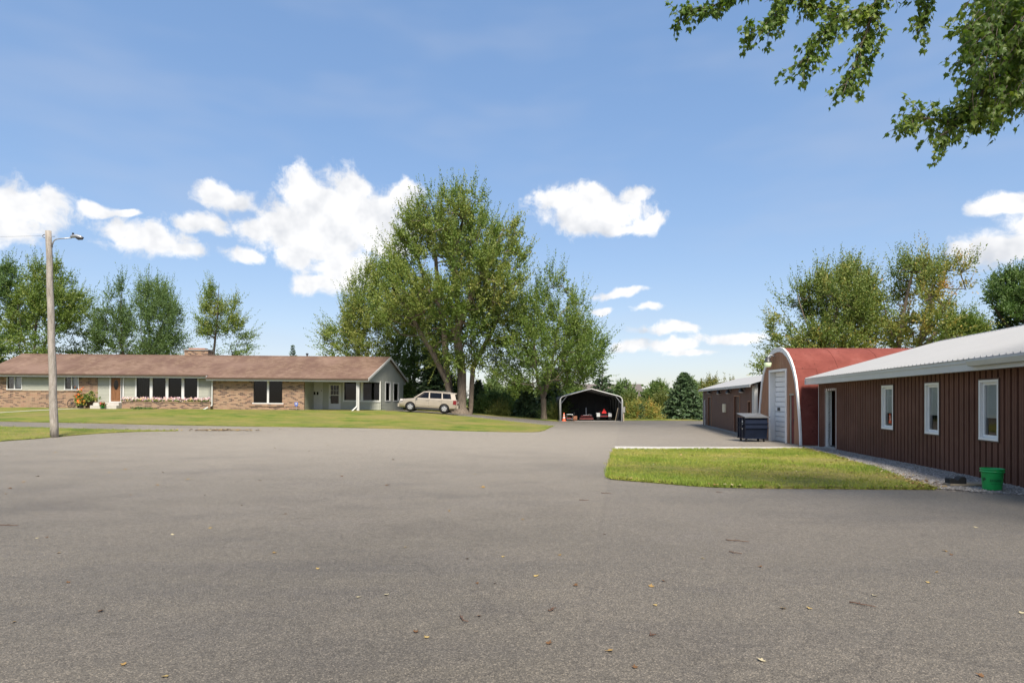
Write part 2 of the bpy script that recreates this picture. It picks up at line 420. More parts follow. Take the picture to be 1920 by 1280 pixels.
MT['leaf_yellow'] = m_leaf('yellowing_foliage', [(0, (.07, .10, .02)), (.5, (.15, .17, .04)), (.8, (.27, .23, .06)), (1, (.36, .22, .06))])
MT['leaf_autumn'] = m_leaf('turning_foliage', [(0, (.070, .118, .024)), (.45, (.155, .205, .044)), (.66, (.27, .26, .06)), (.85, (.43, .30, .07)), (1, (.47, .22, .055))])
MT['needle'] = m_leaf('spruce_needles', [(0, (.024, .055, .024)), (.5, (.050, .092, .038)), (1, (.095, .14, .058))], .1)
MT['leaf_near'] = m_leaf('near_maple_leaves', [(0, (.055, .105, .020)), (.45, (.125, .195, .034)), (.8, (.23, .275, .048)), (1, (.36, .33, .055))], .4, .45)
MT['petal'] = m_tint('petals', [(0, (.65, .35, .38)), (.3, (.75, .55, .55)), (.55, (.80, .72, .60)), (.8, (.70, .45, .55)), (1, (.75, .60, .12))], .7)
MT['petal_orange'] = m_tint('orange_petals', [(0, (.75, .12, .03)), (.6, (.80, .22, .04)), (1, (.75, .45, .08))], .7)
MT['petal_red'] = m_tint('red_petals', [(0, (.55, .05, .05)), (1, (.70, .18, .15))], .7)
def m_bark(name, c1, c2):
    m, nt, p = newmat(name); g = G(nt)
    f = g.noise(5, 6, .7, vec=g.mapped((2.2, 2.2, .45)))
    g.L(g.ramp(f, [(.3, c1), (.7, c2)]), p.inputs['Base Color']); p.inputs['Roughness'].default_value = .9; p.inputs['Specular IOR Level'].default_value = .2
    g.L(g.bump(f, .9, .06), p.inputs['Normal']); return m
MT['bark'] = m_bark('maple_bark', (.085, .068, .050), (.235, .190, .145))
MT['bark_dark'] = m_bark('dark_bark', (.045, .038, .030), (.12, .10, .078))
MT['pole_wood'] = m_bark('weathered_pole_wood', (.20, .175, .145), (.42, .38, .33))
def m_brick():
    m, nt, p = newmat('tan_brick'); g = G(nt)
    sx = g.n('ShaderNodeSeparateXYZ'); g.L(g.co(), sx.inputs[0])
    cb = g.n('ShaderNodeCombineXYZ'); g.L(g.math('ADD', sx.outputs[0], sx.outputs[1]), cb.inputs[0]); g.L(sx.outputs[2], cb.inputs[1])
    b = g.n('ShaderNodeTexBrick'); g.L(cb.outputs[0], b.inputs['Vector']); b.inputs['Scale'].default_value = 1.0
    b.inputs['Brick Width'].default_value = .30; b.inputs['Row Height'].default_value = .085; b.inputs['Mortar Size'].default_value = .007
    b.offset = .5; b.inputs['Color1'].default_value = (0, 0, 0, 1); b.inputs['Color2'].default_value = (1, 1, 1, 1); b.inputs['Mortar'].default_value = (.5, .5, .5, 1)
    b.inputs['Bias'].default_value = 0.0
    c = g.ramp(b.outputs['Color'], [(0, (.055, .030, .024)), (.24, (.085, .046, .034)), (.31, (.25, .155, .092)), (.65, (.34, .22, .135)), (1, (.29, .155, .095))])
    c = g.mix(g.ramp(g.noise(2.2, 4), [(.35, .0), (.75, .4)]), c, (.24, .15, .10))
    c = g.mix(b.outputs['Fac'], c, (.33, .27, .21))
    g.L(c, p.inputs['Base Color']); p.inputs['Roughness'].default_value = .85
    g.L(g.bump(g.math('SUBTRACT', 1.0, b.outputs['Fac']), .6, .012), p.inputs['Normal']); return m
MT['brick'] = m_brick()
def m_shingle():
    m, nt, p = newmat('brown_asphalt_shingles'); g = G(nt)
    sx = g.n('ShaderNodeSeparateXYZ'); g.L(g.co(), sx.inputs[0])
    cb = g.n('ShaderNodeCombineXYZ'); g.L(sx.outputs[0], cb.inputs[0]); g.L(g.math('MULTIPLY', sx.outputs[1], 1.08), cb.inputs[1])
    b = g.n('ShaderNodeTexBrick'); g.L(cb.outputs[0], b.inputs['Vector']); b.inputs['Scale'].default_value = 1.0
    b.inputs['Brick Width'].default_value = .32; b.inputs['Row Height'].default_value = .15; b.inputs['Mortar Size'].default_value = .006
    b.inputs['Color1'].default_value = (0, 0, 0, 1); b.inputs['Color2'].default_value = (1, 1, 1, 1); b.inputs['Mortar'].default_value = (0, 0, 0, 1)
    c = g.ramp(b.outputs['Color'], [(0, (.118, .074, .051)), (.5, (.160, .103, .072)), (1, (.198, .132, .095))])
    # weather streaks run down and across the courses
    st = g.noise(.7, 5, .7, vec=g.mapped((1.2, .45, 1), (0, 0, -.6)))
    c = g.mix(g.ramp(st, [(.44, 0.0), (.60, .75)]), c, (.115, .068, .052))
    c = g.mix(g.ramp(g.noise(.35, 3), [(.45, 0.0), (.7, .45)]), c, (.245, .165, .125))
    g.L(c, p.inputs['Base Color']); p.inputs['Roughness'].default_value = .92; p.inputs['Specular IOR Level'].default_value = .2
    g.L(g.bump(b.outputs['Color'], .5, .015), p.inputs['Normal']); return m
MT['shingle'] = m_shingle()
def m_wood(name, c1, c2, sc=(9, 9, .8)):
    m, nt, p = newmat(name); g = G(nt)
    f = g.noise(1.6, 6, .65, vec=g.mapped(sc))
    g.L(g.ramp(f, [(.3, c1), (.7, c2)]), p.inputs['Base Color']); p.inputs['Roughness'].default_value = .6
    g.L(g.bump(f, .3, .01), p.inputs['Normal']); return m
MT['door_wood'] = m_wood('oak_door', (.13, .055, .020), (.22, .10, .04))
MT['plywood'] = m_wood('stained_plywood', (.25, .115, .062), (.38, .20, .115), (7, 7, .5))
MT['shed_wood'] = m_wood('brown_board_siding', (.075, .034, .026), (.135, .066, .050), (6, 6, .5))
def m_redroll():
    m, nt, p = newmat('red_roll_roofing'); g = G(nt)
    c = g.ramp(g.noise(1.1, 5, .65), [(.3, (.150, .042, .033)), (.55, (.195, .058, .045)), (.75, (.232, .080, .064))])
    c = g.mix(g.ramp(g.noise(7, 5, .7), [(.60, 0.0), (.70, .75)]), c, (.06, .022, .018))
    c = g.mix(g.ramp(g.noise(2.3, 6, .7, vec=g.mapped((1, 1, .5))), [(.58, 0.0), (.8, .5)]), c, (.10, .03, .024))
    g.L(c, p.inputs['Base Color']); p.inputs['Roughness'].default_value = .9; p.inputs['Specular IOR Level'].default_value = .1
    g.L(g.bump(g.noise(4, 5), .5, .03), p.inputs['Normal']); return m
MT['redroll'] = m_redroll()
def m_carpaint():
    m, nt, p = newmat('beige_car_paint'); g = G(nt)
    g.L(g.ramp(g.noise(2, 3), [(.3, (.36, .31, .245)), (.7, (.40, .345, .275))]), p.inputs['Base Color'])
    p.inputs['Roughness'].default_value = .32; p.inputs['Metallic'].default_value = .35; p.inputs['Coat Weight'].default_value = .6; p.inputs['Coat Roughness'].default_value = .08
    return m
MT['car'] = m_carpaint()
def m_emit(name, c, e):
    m, nt, p = newmat(name); p.inputs['Base Color'].default_value = (*c, 1); p.inputs['Emission Color'].default_value = (*c, 1); p.inputs['Emission Strength'].default_value = e
    p.inputs['Roughness'].default_value = .3; return m
MT['lamp_glow'] = m_emit('lit_lamp_glass', (.62, .72, .46), .05)
# ================================================================ ground
def grid_axis(segs):
    out = []
    for a, b, st in segs:
        n = max(1, int(round((b-a)/st))); out += [a+(b-a)*i/n for i in range(n)]
    out.append(segs[-1][1]); return out
def build_ground():
    xs = grid_axis([(-2500, -300, 300), (-300, -60, 20), (-60, 30, 1.2), (30, 300, 20), (300, 2500, 300)])
    ys = grid_axis([(-300, -10, 30), (-10, 70, 1.2), (70, 300, 15), (300, 3500, 300)])
    nx, ny = len(xs), len(ys)
    vs = [(x, y, hgt(x, min(y, 70))-.035 - (max(0, y-90)*.004 if y > 90 else 0)) for y in ys for x in xs]
    fs = [(j*nx+i, j*nx+i+1, (j+1)*nx+i+1, (j+1)*nx+i) for j in range(ny-1) for i in range(nx-1)]
    m = MB(); m.v = vs; m.f = fs
    struct(m.build('ground', MT['grass'], smooth=True, fix=False))
build_ground()
def inside(p, poly):
    x, y = p; r = False; n = len(poly)
    for i in range(n):
        x1, y1 = poly[i]; x2, y2 = poly[(i+1) % n]
        if (y1 > y) != (y2 > y) and x < (x2-x1)*(y-y1)/(y2-y1)+x1: r = not r
    return r
def smooth_poly(poly, step, jitter=0.0, seed=1, corner=0):
    """resample a closed outline; the edge wanders by jitter"""
    rnd = random.Random(seed); out = []; n = len(poly)
    for i in range(n):
        a, b = poly[i], poly[(i+1) % n]; d = hypot(b[0]-a[0], b[1]-a[1]); k = max(1, int(d/step))
        for j in range(k):
            t = j/k; jx, jy = (rnd.uniform(-jitter, jitter), rnd.uniform(-jitter, jitter)) if (jitter and j) else (0, 0)
            out.append((a[0]+(b[0]-a[0])*t+jx, a[1]+(b[1]-a[1])*t+jy))
    return out
def catmull(pts, n=6):
    out = []
    P = [pts[0]]+list(pts)+[pts[-1]]
    for i in range(1, len(P)-2):
        p0, p1, p2, p3 = P[i-1], P[i], P[i+1], P[i+2]
        for k in range(n):
            t = k/n
            out.append(tuple(.5*((2*p1[j])+(-p0[j]+p2[j])*t+(2*p0[j]-5*p1[j]+4*p2[j]-p3[j])*t*t+(-p0[j]+3*p1[j]-3*p2[j]+p3[j])*t**3) for j in range(2)))
    out.append(pts[-1]); return out
def drape(name, poly, off, mat, step=1.5, skirt=0.0, rough=0.0):
    """sheet with the given outline laid on the terrain"""
    minx = min(p[0] for p in poly); maxx = max(p[0] for p in poly); miny = min(p[1] for p in poly); maxy = max(p[1] for p in poly)
    pts = [Vector(p) for p in poly]; nb = len(pts); edges = [(i, (i+1) % nb) for i in range(nb)]
    x = minx+step/2
    while x < maxx:
        y = miny+step/2
        while y < maxy:
            q = (x+random.uniform(-.1, .1)*step, y+random.uniform(-.1, .1)*step)
            if inside(q, poly): pts.append(Vector(q))
            y += step
        x += step
    v, e, f, ov, oe, of = delaunay_2d_cdt(pts, edges, [tuple(range(nb))], 1, 1e-5)
    vs = [(p.x, p.y, hgt(p.x, p.y)+off+(random.uniform(0, rough) if rough else 0)) for p in v]
    fs = [tuple(q) for q in f]
    if skirt:
        o = len(vs)
        for p in poly: vs.append((p[0], p[1], hgt(*p)+off)); vs.append((p[0], p[1], hgt(*p)+off-skirt))
        fs += [(o+2*i, o+2*i+1, o+2*((i+1) % nb)+1, o+2*((i+1) % nb)) for i in range(nb)]
    m = MB(); m.v = vs; m.f = fs
    o = m.build(name, mat, fix=False)
    me = o.data
    bm = bmesh.new(); bm.from_mesh(me)
    for q in bm.faces:
        if q.normal.z < -.1: q.normal_flip()
    bm.to_mesh(me); bm.free()
    return o
U = unproj
# the paved lot, with the lane on the left, the drive up to the car and the yard by the sheds
drive_lo = [U(1036, 799), U(993.6, 794), U(935, 787.5), U(873, 781), U(815, 776), U(770, 772.5), U(722, 770.5)]
drive_hi = [U(728, 766.5), U(800, 771), U(873, 775.5), U(935, 780.5), U(993, 785.5), U(1048, 790)]
lot = [(-75, -25), (45, -25), (45, 20), (30, 24), (16, 48), (17, 57.5), (12.5, 58.5), (3.2, 58.5)]+list(reversed(drive_hi))+list(reversed(drive_lo))[0:]
lawn_lo = [U(1036, 799), U(1027, 803.5), U(1009, 809.3), U(960, 809.8), U(873, 808), U(782, 805), U(661, 802), U(480, 799.5), U(390, 798), U(260, 795.6), U(130, 792.5), U(0, 790), U(-160, 787)]
lot_poly = [(-75, -25), (45, -25), (45, 20), (30, 24), (16, 48), (17, 57.5), (12.5, 58.5), (4.0, 58.0)]+list(reversed(drive_hi))+[drive_lo[-1]]+list(reversed(drive_lo[:-1]))+[(p[0], p[1]+.4) for p in lawn_lo[3:]]+[(-75, U(-160, 787)[1]+.4)]
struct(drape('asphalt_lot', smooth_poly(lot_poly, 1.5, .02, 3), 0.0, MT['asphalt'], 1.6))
lawn_poly = catmull(list(reversed(lawn_lo)), 5)+drive_lo[1:]+[(-11.5, 56), (-14, 64), (-75, 64), (-75, U(-160, 787)[1])]
LAWN = smooth_poly(lawn_poly, .7, .035, 4)
struct(drape('house_lawn', LAWN, .03, MT['grass'], 1.3, .06, .015))
back_poly = [(drive_hi[0][0]-.4, drive_hi[0][1]+.3)]+drive_hi[1:]+[(4.0, 58.0), (12.5, 58.5), (17, 57.5), (17, 66), (-14, 66), (-11.2, 58)]
struct(drape('back_lawn', smooth_poly(back_poly, .8, .03, 5), .03, MT['grass'], 1.4, .06, .015))
isl_hi = [U(-140, 796), U(0, 800), U(130, 803.4), U(260, 806.5), U(330, 807.5)]
isl_lo = [U(330, 808), U(260, 809.3), U(182, 813), U(96, 820), U(0, 827.5), U(-120, 838)]
ISL = smooth_poly(catmull(isl_hi, 5)+catmull(isl_lo, 5)+[(isl_hi[0][0]-18, isl_lo[-1][1]), (isl_hi[0][0]-18, isl_hi[0][1])], .6, .03, 6)
struct(drape('island_lawn', ISL, .03, MT['grass'], 1.0, .06, .015))
rl = [U(1153.5, 843.5), U(1148, 860), U(1141, 885), U(1143, 896.5), U(1165, 900), U(1219.6, 904.5), U(1309, 911.8), U(1399, 915), U(1555, 916.5), U(1680, 917.5), U(1752, 918)]
rl_r = [U(1752, 918), U(1722, 908), U(1690, 897), U(1600, 868), U(1545, 851), U(1508, 841.5)]
RLAWN = smooth_poly(catmull(rl, 5)+catmull(rl_r, 5)[1:], .25, .022, 7)
struct(drape('side_lawn', RLAWN, .035, MT['grass'], .5, .07, .02))
# concrete strip along its far edge
cs = [U(1153, 838.6), U(1152.5, 843.8), U(1300, 843), U(1508, 841.8), U(1575, 842)]
strip = [cs[1], cs[2], cs[3], (12.6, cs[3][1]+.05), (12.9, cs[0][1]+.15), (11.0, cs[0][1]+.1), (8, cs[0][1]+.05), cs[0]]
struct(drape('concrete_strip', smooth_poly(strip, .8, .012, 8), .05, MT['concrete'], .8, .08))
# gravel bed beside the brown building
BX, BY = 12.43, 25.85                       # far corner of the brown building
def wall_pt(Y, out=0.0): return (7.75+.181*Y-out*.984, Y+out*.178)
grv = catmull(list(reversed(rl_r)), 5)+[U(1800, 921), U(1868, 926.5), U(1935, 930.5)]+[wall_pt(10.2, .0), wall_pt(14, -.1), wall_pt(20, -.1), wall_pt(23.6, -.1)]
GRV = smooth_poly(grv, .3, .03, 9)
struct(drape('gravel_bed', GRV, .02, MT['gravel'], .4, .03, .02))
# front walk of the house
wk = [(p[0], p[1]) for p in (U(-60, 778.5), U(0, 774.5), U(60, 770.8), U(120, 767.8), U(190, 765.8))]
wk2 = [(x-.1, y+1.0) for x, y in wk]
struct(drape('front_walk', smooth_poly(wk+list(reversed(wk2)), 1.0), .05, MT['concrete'], .8, .05))

def scatter(poly, n, rnd):
    minx = min(p[0] for p in poly); maxx = max(p[0] for p in poly); miny = min(p[1] for p in poly); maxy = max(p[1] for p in poly)
    out = []
    while len(out) < n:
        q = (rnd.uniform(minx, maxx), rnd.uniform(miny, maxy))
        if inside(q, poly): out.append(q)
    return out
def blades(name, pts, hmin, hmax, off, label):
    P = np.array([(x, y, hgt(x, y)+off) for x, y in pts]); n = len(P)
    k = 3
    P = np.repeat(P, k, 0); n = len(P)
    a = RNG.uniform(0, 2*pi, n); h = RNG.uniform(hmin, hmax, n); w = RNG.uniform(.004, .009, n); ln = RNG.uniform(.2, 1.0, n)*h
    P[:, :2] += RNG.normal(0, .025, (n, 2))
    d = np.stack([np.cos(a), np.sin(a), 0*a], 1); s = np.stack([-np.sin(a), np.cos(a), 0*a], 1)
    b = RNG.uniform(0, 2*pi, n); s2 = np.stack([np.cos(b), np.sin(b), 0*b], 1)
    nz = np.sin(P[:, 0]*1.9+1+np.sin(P[:, 1]*2.3))*np.sin(P[:, 1]*1.3)+np.sin(P[:, 0]*.7+P[:, 1]*1.1)+.6*np.sin(P[:, 0]*4.1+2*np.sin(P[:, 1]*1.7))*np.sin(P[:, 1]*3.7+1)
    t = np.clip(.40+.19*nz+RNG.normal(0, .15, n), 0, 1); h = h*np.clip(1.1-.25*nz, .6, 1.6)
    V = np.empty((n, 3, 3)); V[:, 0] = P-s2*w[:, None]; V[:, 1] = P+s2*w[:, None]; V[:, 2] = P+d*ln[:, None]; V[:, 2, 2] += h
    o = fast_mesh(name, V.reshape(-1, 3), 3, np.arange(3*n), MT['blades'], None, np.repeat(t, 3))
    stuff(o); tag(o, label, 'grass')
_r = random.Random(21)
blades('grass', scatter(RLAWN, 26000, _r), .025, .06, .03, 'short yellow-green grass on the lawn beside the gravel strip')
edge = [p for p in RLAWN]
ep = [(p[0]+_r.gauss(0, .035), p[1]+_r.gauss(0, .035)) for p in edge for _ in range(22)]
blades('grass_fringe', ep, .03, .075, .02, 'ragged grass fringe round the side lawn')
ep = [(p[0]+_r.gauss(0, .05), p[1]+_r.gauss(0, .05)) for p in ISL if p[0] > -40 for _ in range(10)]
blades('grass_fringe', ep+scatter([q for q in ISL], 6000, _r), .03, .08, .02, 'green grass of the island lawn round the lamp pole')
ep = [(p[0]+_r.gauss(0, .07), p[1]+_r.gauss(0, .07)) for p in LAWN if p[1] < 54 for _ in range(8)]
blades('grass_fringe', ep, .03, .08, .02, 'grass edge of the big lawn before the house')
def stones(name, pts, lo, hi, off):
    n = len(pts); P = np.array([(x, y, hgt(x, y)+off) for x, y in pts])
    base = np.array([(1, 0, 0), (-1, 0, 0), (0, 1, 0), (0, -1, 0), (0, 0, .8), (0, 0, -.6)], float)
    fi = np.array([(0, 2, 4), (2, 1, 4), (1, 3, 4), (3, 0, 4), (2, 0, 5), (1, 2, 5), (3, 1, 5), (0, 3, 5)])
    s = RNG.uniform(lo, hi, n); a = RNG.uniform(0, 2*pi, n)
    B = base[None]*(1+RNG.uniform(-.35, .35, (n, 6, 3)))*s[:, None, None]
    x = B[..., 0]*np.cos(a)[:, None]-B[..., 1]*np.sin(a)[:, None]; y = B[..., 0]*np.sin(a)[:, None]+B[..., 1]*np.cos(a)[:, None]
    V = np.stack([x, y, B[..., 2]], -1)+P[:, None, :]
    idx = (fi[None]+6*np.arange(n)[:, None, None]).ravel()
    o = fast_mesh(name, V.reshape(-1, 3), 3, idx, MT['stones'], None, np.repeat(RNG.beta(2, 2, n), 6))
    stuff(o); tag(o, 'grey gravel stones along the foot of the brown wall', 'gravel')
sp = [p for p in scatter(GRV, 15000, _r)]
stones('gravel_stones', sp, .012, .03, .025)
# leaf litter caught on the lawn and along its edge
def litter(name, pts, lo, hi, off, label):
    n = len(pts); P = np.array([(x, y, hgt(x, y)+off) for x, y in pts]); a = RNG.uniform(0, 2*pi, n); s = RNG.uniform(lo, hi, n)
    d = np.stack([np.cos(a), np.sin(a), RNG.uniform(-.3, .5, n)], 1); q = np.stack([-np.sin(a), np.cos(a), RNG.uniform(-.3, .5, n)], 1)
    V = np.empty((n, 4, 3)); V[:, 0] = P-d*s[:, None]; V[:, 1] = P+q*s[:, None]*.6; V[:, 2] = P+d*s[:, None]; V[:, 3] = P-q*s[:, None]*.6
    V[:, 1, 2] += s*.25; V[:, 3, 2] += s*.2
    stuff(tag(fast_mesh(name, V.reshape(-1, 3), 4, np.arange(4*n), MT['litter'], None, np.repeat(RNG.uniform(0.2, 1, n), 4)), label, 'leaves'))
near_edge = catmull(rl[3:], 5)
lp = [(p[0]+_r.gauss(0, .05), p[1]-abs(_r.gauss(0, .05))) for p in near_edge for _ in range(2) if _r.random() < .6]
litter('leaf_litter', lp+scatter(RLAWN, 110, _r), .02, .045, .07, 'small yellow leaves scattered over the side lawn and its edge')
lp = [(p[0]+_r.gauss(0, .2), p[1]+_r.gauss(0, .25)) for p in catmull(rl_r, 12) for _ in range(5)]
litter('leaf_litter', lp, .02, .05, .06, 'brown leaves where the gravel meets the side lawn')
lp = [U(_r.gauss(415, 38), 806.4+_r.random()*1.8) for _ in range(260)]
litter('debris_heap', lp, .03, .09, .05, 'low brown drift of dead leaves and clippings at the island tip')

# ================================================================ house
TILT = 0.0085
HP = (-18.0, 52.5, 0.88)
house = thing('ranch_house', 'long low ranch house of tan brick and sage siding with brown shingle roof', 'house', HP, (0, TILT, 0))
def LX(px, Y): return (px-960)*Y/F-HP[0]
def LZ(py, px, Y): return CAMZ+(HZ-py)*Y/F+TILT*((px-960)*Y/F-HP[0])-HP[2]
def LY(Y): return Y-HP[1]
YL, YR, YP = 53.0, 52.5, 55.0            # wall planes: left wing, right wing, porch back wall
def hwall(name, mat, x0, x1, z0, z1, y0, y1, holes=(), parent=house):
    xs = sorted(set([x0, x1]+[h[i] for h in holes for i in (0, 1) if x0 < h[i] < x1]))
    zs = sorted(set([z0, z1]+[h[i] for h in holes for i in (2, 3) if z0 < h[i] < z1]))
    m = MB()
    def solid(i, j):
        if i < 0 or j < 0 or i >= len(xs)-1 or j >= len(zs)-1: return False
        cx = (xs[i]+xs[i+1])/2; cz = (zs[j]+zs[j+1])/2
        return not any(h[0] < cx < h[1] and h[2] < cz < h[3] for h in holes)
    for i in range(len(xs)-1):
        for j in range(len(zs)-1):
            if not solid(i, j): continue
            a, b, c, d = xs[i], xs[i+1], zs[j], zs[j+1]
            m.add([(a, y0, c), (b, y0, c), (b, y0, d), (a, y0, d)], [(0, 1, 2, 3)])
            m.add([(a, y1, c), (b, y1, c), (b, y1, d), (a, y1, d)], [(3, 2, 1, 0)])
            if not solid(i-1, j): m.add([(a, y0, c), (a, y1, c), (a, y1, d), (a, y0, d)], [(3, 2, 1, 0)])
            if not solid(i+1, j): m.add([(b, y0, c), (b, y1, c), (b, y1, d), (b, y0, d)], [(0, 1, 2, 3)])
            if not solid(i, j-1): m.add([(a, y0, c), (b, y0, c), (b, y1, c), (a, y1, c)], [(3, 2, 1, 0)])
            if not solid(i, j+1): m.add([(a, y0, d), (b, y0, d), (b, y1, d), (a, y1, d)], [(0, 1, 2, 3)])
    return m.build(name, mat, parent, fix=False)
def siding(mb, p0, p1, z0, z1, holes=(), course=.118, topf=None):
    """lapped boards on the wall line p0->p1 (local xy); outward is to the right of p0->p1; holes in (s0,s1,z0,z1)"""
    p0 = Vector((p0[0], p0[1])); p1 = Vector((p1[0], p1[1])); d = (p1-p0); Ln = d.length; d /= Ln; nrm = Vector((d.y, -d.x))
    z = z0
    while z < z1-1e-4:
        zt = min(z+course, z1); zc = (z+zt)/2
        cuts = [(0.0, Ln)]
        if topf:
            rng = topf(zc)
            if rng is None: z = zt; continue
            cuts = [rng]
        for h in holes:
            if h[2] < zc < h[3]:
                nc = []
                for a, b in cuts:
                    if h[1] <= a or h[0] >= b: nc.append((a, b)); continue
                    if h[0] > a: nc.append((a, h[0]))
                    if h[1] < b: nc.append((h[1], b))
                cuts = nc
        for a, b in cuts:
            if b-a < .01: continue
            A = p0+d*a; B = p0+d*b
            o1 = nrm*.022; o0 = nrm*.003
            mb.add([(A.x+o1.x, A.y+o1.y, z), (B.x+o1.x, B.y+o1.y, z), (B.x+o0.x, B.y+o0.y, zt), (A.x+o0.x, A.y+o0.y, zt),
                    (A.x, A.y, z), (B.x, B.y, z)], [(0, 1, 2, 3), (4, 5, 1, 0)])
        z = zt
def window(parent, x0, x1, z0, z1, y, panes=1, fw=.07, mull=.07, inset=.06, mat='white_trim', glass='glass', proud=.03, name='window'):
    m = MB(); ya, yb = y-proud, y+.10
    m.box(x0-fw, x1+fw, ya, yb, z1, z1+fw); m.box(x0-fw, x1+fw, ya-.03, yb, z0-fw, z0)
    m.box(x0-fw, x0, ya, yb, z0, z1); m.box(x1, x1+fw, ya, yb, z0, z1)
    w = (x1-x0-mull*(panes-1))/panes
    for i in range(1, panes):
        a = x0+i*w+(i-1)*mull; m.box(a, a+mull, ya+.008, yb-.01, z0, z1)
    f = m.build(name, MT[mat], parent)
    for i in range(panes):
        a = x0+i*(w+mull)
        MB().box(a-.01, a+w+.01, y+inset, y+inset+.008, z0-.01, z1+.01).build('pane', MT[glass], f)
    return f
# --- wall lines in local coordinates
yl, yr, yp = LY(YL), LY(YR), LY(YP)
xA = -43.3-HP[0]; xB = LX(396, YR); xC = LX(570, YR); xD = LX(714, YP)
ZT = 3.33-HP[2]+.12           # wall top under the soffit
zg = -.35
def wz(py, px, Y): return LZ(py, px, Y)
# left wing openings
wL1 = (LX(13.5, YL), LX(39.5, YL), wz(729, 26, YL), wz(705, 26, YL))
wL2 = (LX(121.5, YL), LX(146, YL), wz(729.5, 134, YL), wz(706, 134, YL))
pic = (LX(255.5, YL), LX(369.5, YL), wz(748, 312, YL), wz(706.5, 312, YL))
dor = (LX(205.5, YL), LX(231, YL), wz(752.5, 218, YL), wz(706.5, 218, YL))
xe0, xe1 = LX(182.5, YL), LX(205, YL)
sill = wz(733, 80, YL)
brick_holes = [(wL1[0], wL2[1], sill, ZT+1)]
hwall('brick_wall', MT['brick'], xA, xe0, zg, ZT, yl, yl+.2, brick_holes)
m = MB(); m.box(wL1[0]-.1, wL2[1]+.1, yl-.05, yl+.1, sill-.005, sill+.055); m.build('brick_sill', MT['brick'], house)
mb = MB(); hs_ = [(wL1[0]-wL1[0], wL1[1]-wL1[0], wL1[2], wL1[3]), (wL2[0]-wL1[0], wL2[1]-wL1[0], wL2[2], wL2[3])]
siding(mb, (wL1[0], yl+.03), (wL2[1], yl+.03), sill+.055, ZT, hs_); mb.build('siding', MT['sage'], house, fix=False)
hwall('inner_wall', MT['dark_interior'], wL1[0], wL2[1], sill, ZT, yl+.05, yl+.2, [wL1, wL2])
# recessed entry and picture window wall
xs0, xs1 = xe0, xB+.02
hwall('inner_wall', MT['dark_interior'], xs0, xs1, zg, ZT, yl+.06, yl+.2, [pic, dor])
mb = MB(); siding(mb, (xs0, yl+.05), (xs1, yl+.05), wz(762, 200, YL)+.02, ZT, [(q[0]-xs0, q[1]-xs0, q[2], q[3]) for q in (pic, dor)]); mb.build('siding', MT['sage'], house, fix=False)
window(house, *wL1[:2], wL1[2], wL1[3], yl+.02, 2, glass='clear_glass'); window(house, *wL2[:2], wL2[2], wL2[3], yl+.02, 2, glass='clear_glass')
pw = window(house, pic[0], pic[1], pic[2], pic[3], yl+.03, 4, fw=.12, mull=.22)
# right wing brick wall and its window
wR = (LX(475, YR), LX(529, YR), wz(755, 502, YR), wz(713, 502, YR))
hwall('brick_wall', MT['brick'], xB, xC, -.02, ZT, yr, yr+.2, [wR])
hwall('foundation', MT['foundation'], xB-.005, xC+.005, zg, -.02, yr-.012, yr+.2)
m = MB(); m.box(wR[0]-.35, wR[1]+.15, yr-.06, yr+.05, wR[2]-.28, wR[2]-.085); m.build('brick_sill', MT['brick'], house)
window(house, wR[0], wR[1], wR[2], wR[3], yr+.04, 2, fw=.10, mull=.16)
MB().box(xB, xB+.2, yr+.2, yl+.1, zg, ZT).build('brick_return', MT['brick'], house)
# porch: side return, back wall, slab
MB().box(xC-.2, xC, yr+.2, yp+.1, zg, ZT).build('porch_return_wall', MT['sage'], house)
gdoor = (LX(581, YP), LX(604, YP), wz(767.5, 592, YP), wz(716, 592, YP))
edoor = (LX(617, YP), LX(637.5, YP), wz(767.3, 627, YP), wz(719.5, 627, YP))
pwin = (LX(645, YP), LX(711, YP), wz(751, 678, YP), wz(716.5, 678, YP))
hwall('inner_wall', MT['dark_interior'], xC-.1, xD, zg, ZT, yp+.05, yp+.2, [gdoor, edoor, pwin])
mb = MB(); siding(mb, (xC-.1, yp+.04), (xD, yp+.04), wz(767.5, 640, YP), ZT, [(q[0]-xC+.1, q[1]-xC+.1, q[2], q[3]) for q in (gdoor, edoor, pwin)]); mb.build('siding', MT['sage'], house, fix=False)
window(house, pwin[0], pwin[1], pwin[2], pwin[3], yp+.03, 2, fw=.10, mull=.22)
slab_z = wz(768.2, 640, YP)
# skewed right end: gable wall line from front to rear
def endx(Y): return -11.67+(Y-51.9)*(1.52/9.3)-.22-HP[0]
m = MB(); m.add([(xC-.2, yr-.1, zg), (endx(52.3)+.1, yr-.1, zg), (xD+.15, yp+.1, zg), (xC-.2, yp+.1, zg),
                 (xC-.2, yr-.1, slab_z), (endx(52.3)+.1, yr-.1, slab_z), (xD+.15, yp+.1, slab_z), (xC-.2, yp+.1, slab_z)],
                [(3, 2, 1, 0), (4, 5, 6, 7), (0, 1, 5, 4), (1, 2, 6, 5), (2, 3, 7, 6), (3, 0, 4, 7)])
m.build('porch_slab', MT['concrete'], house)
g0 = (endx(YP), LY(YP)); g1 = (endx(61.0), LY(61.0)); gl = hypot(g1[0]-g0[0], g1[1]-g0[1])
def gs(px):   # distance along the end wall at which a photograph column is met
    r = (px-960)/F; best = 0
    for i in range(400):
        s = gl*i/400; X = g0[0]+(g1[0]-g0[0])*s/gl+HP[0]; Y = g0[1]+(g1[1]-g0[1])*s/gl+HP[1]
        if X/Y <= r: best = s
    return best
zw0, zw1 = wz(750.5, 735, 57.5), wz(718, 735, 57.5)
eh = [(gs(722.5), gs(730.5), zw0, zw1), (gs(737.5), gs(746), zw0, zw1)]
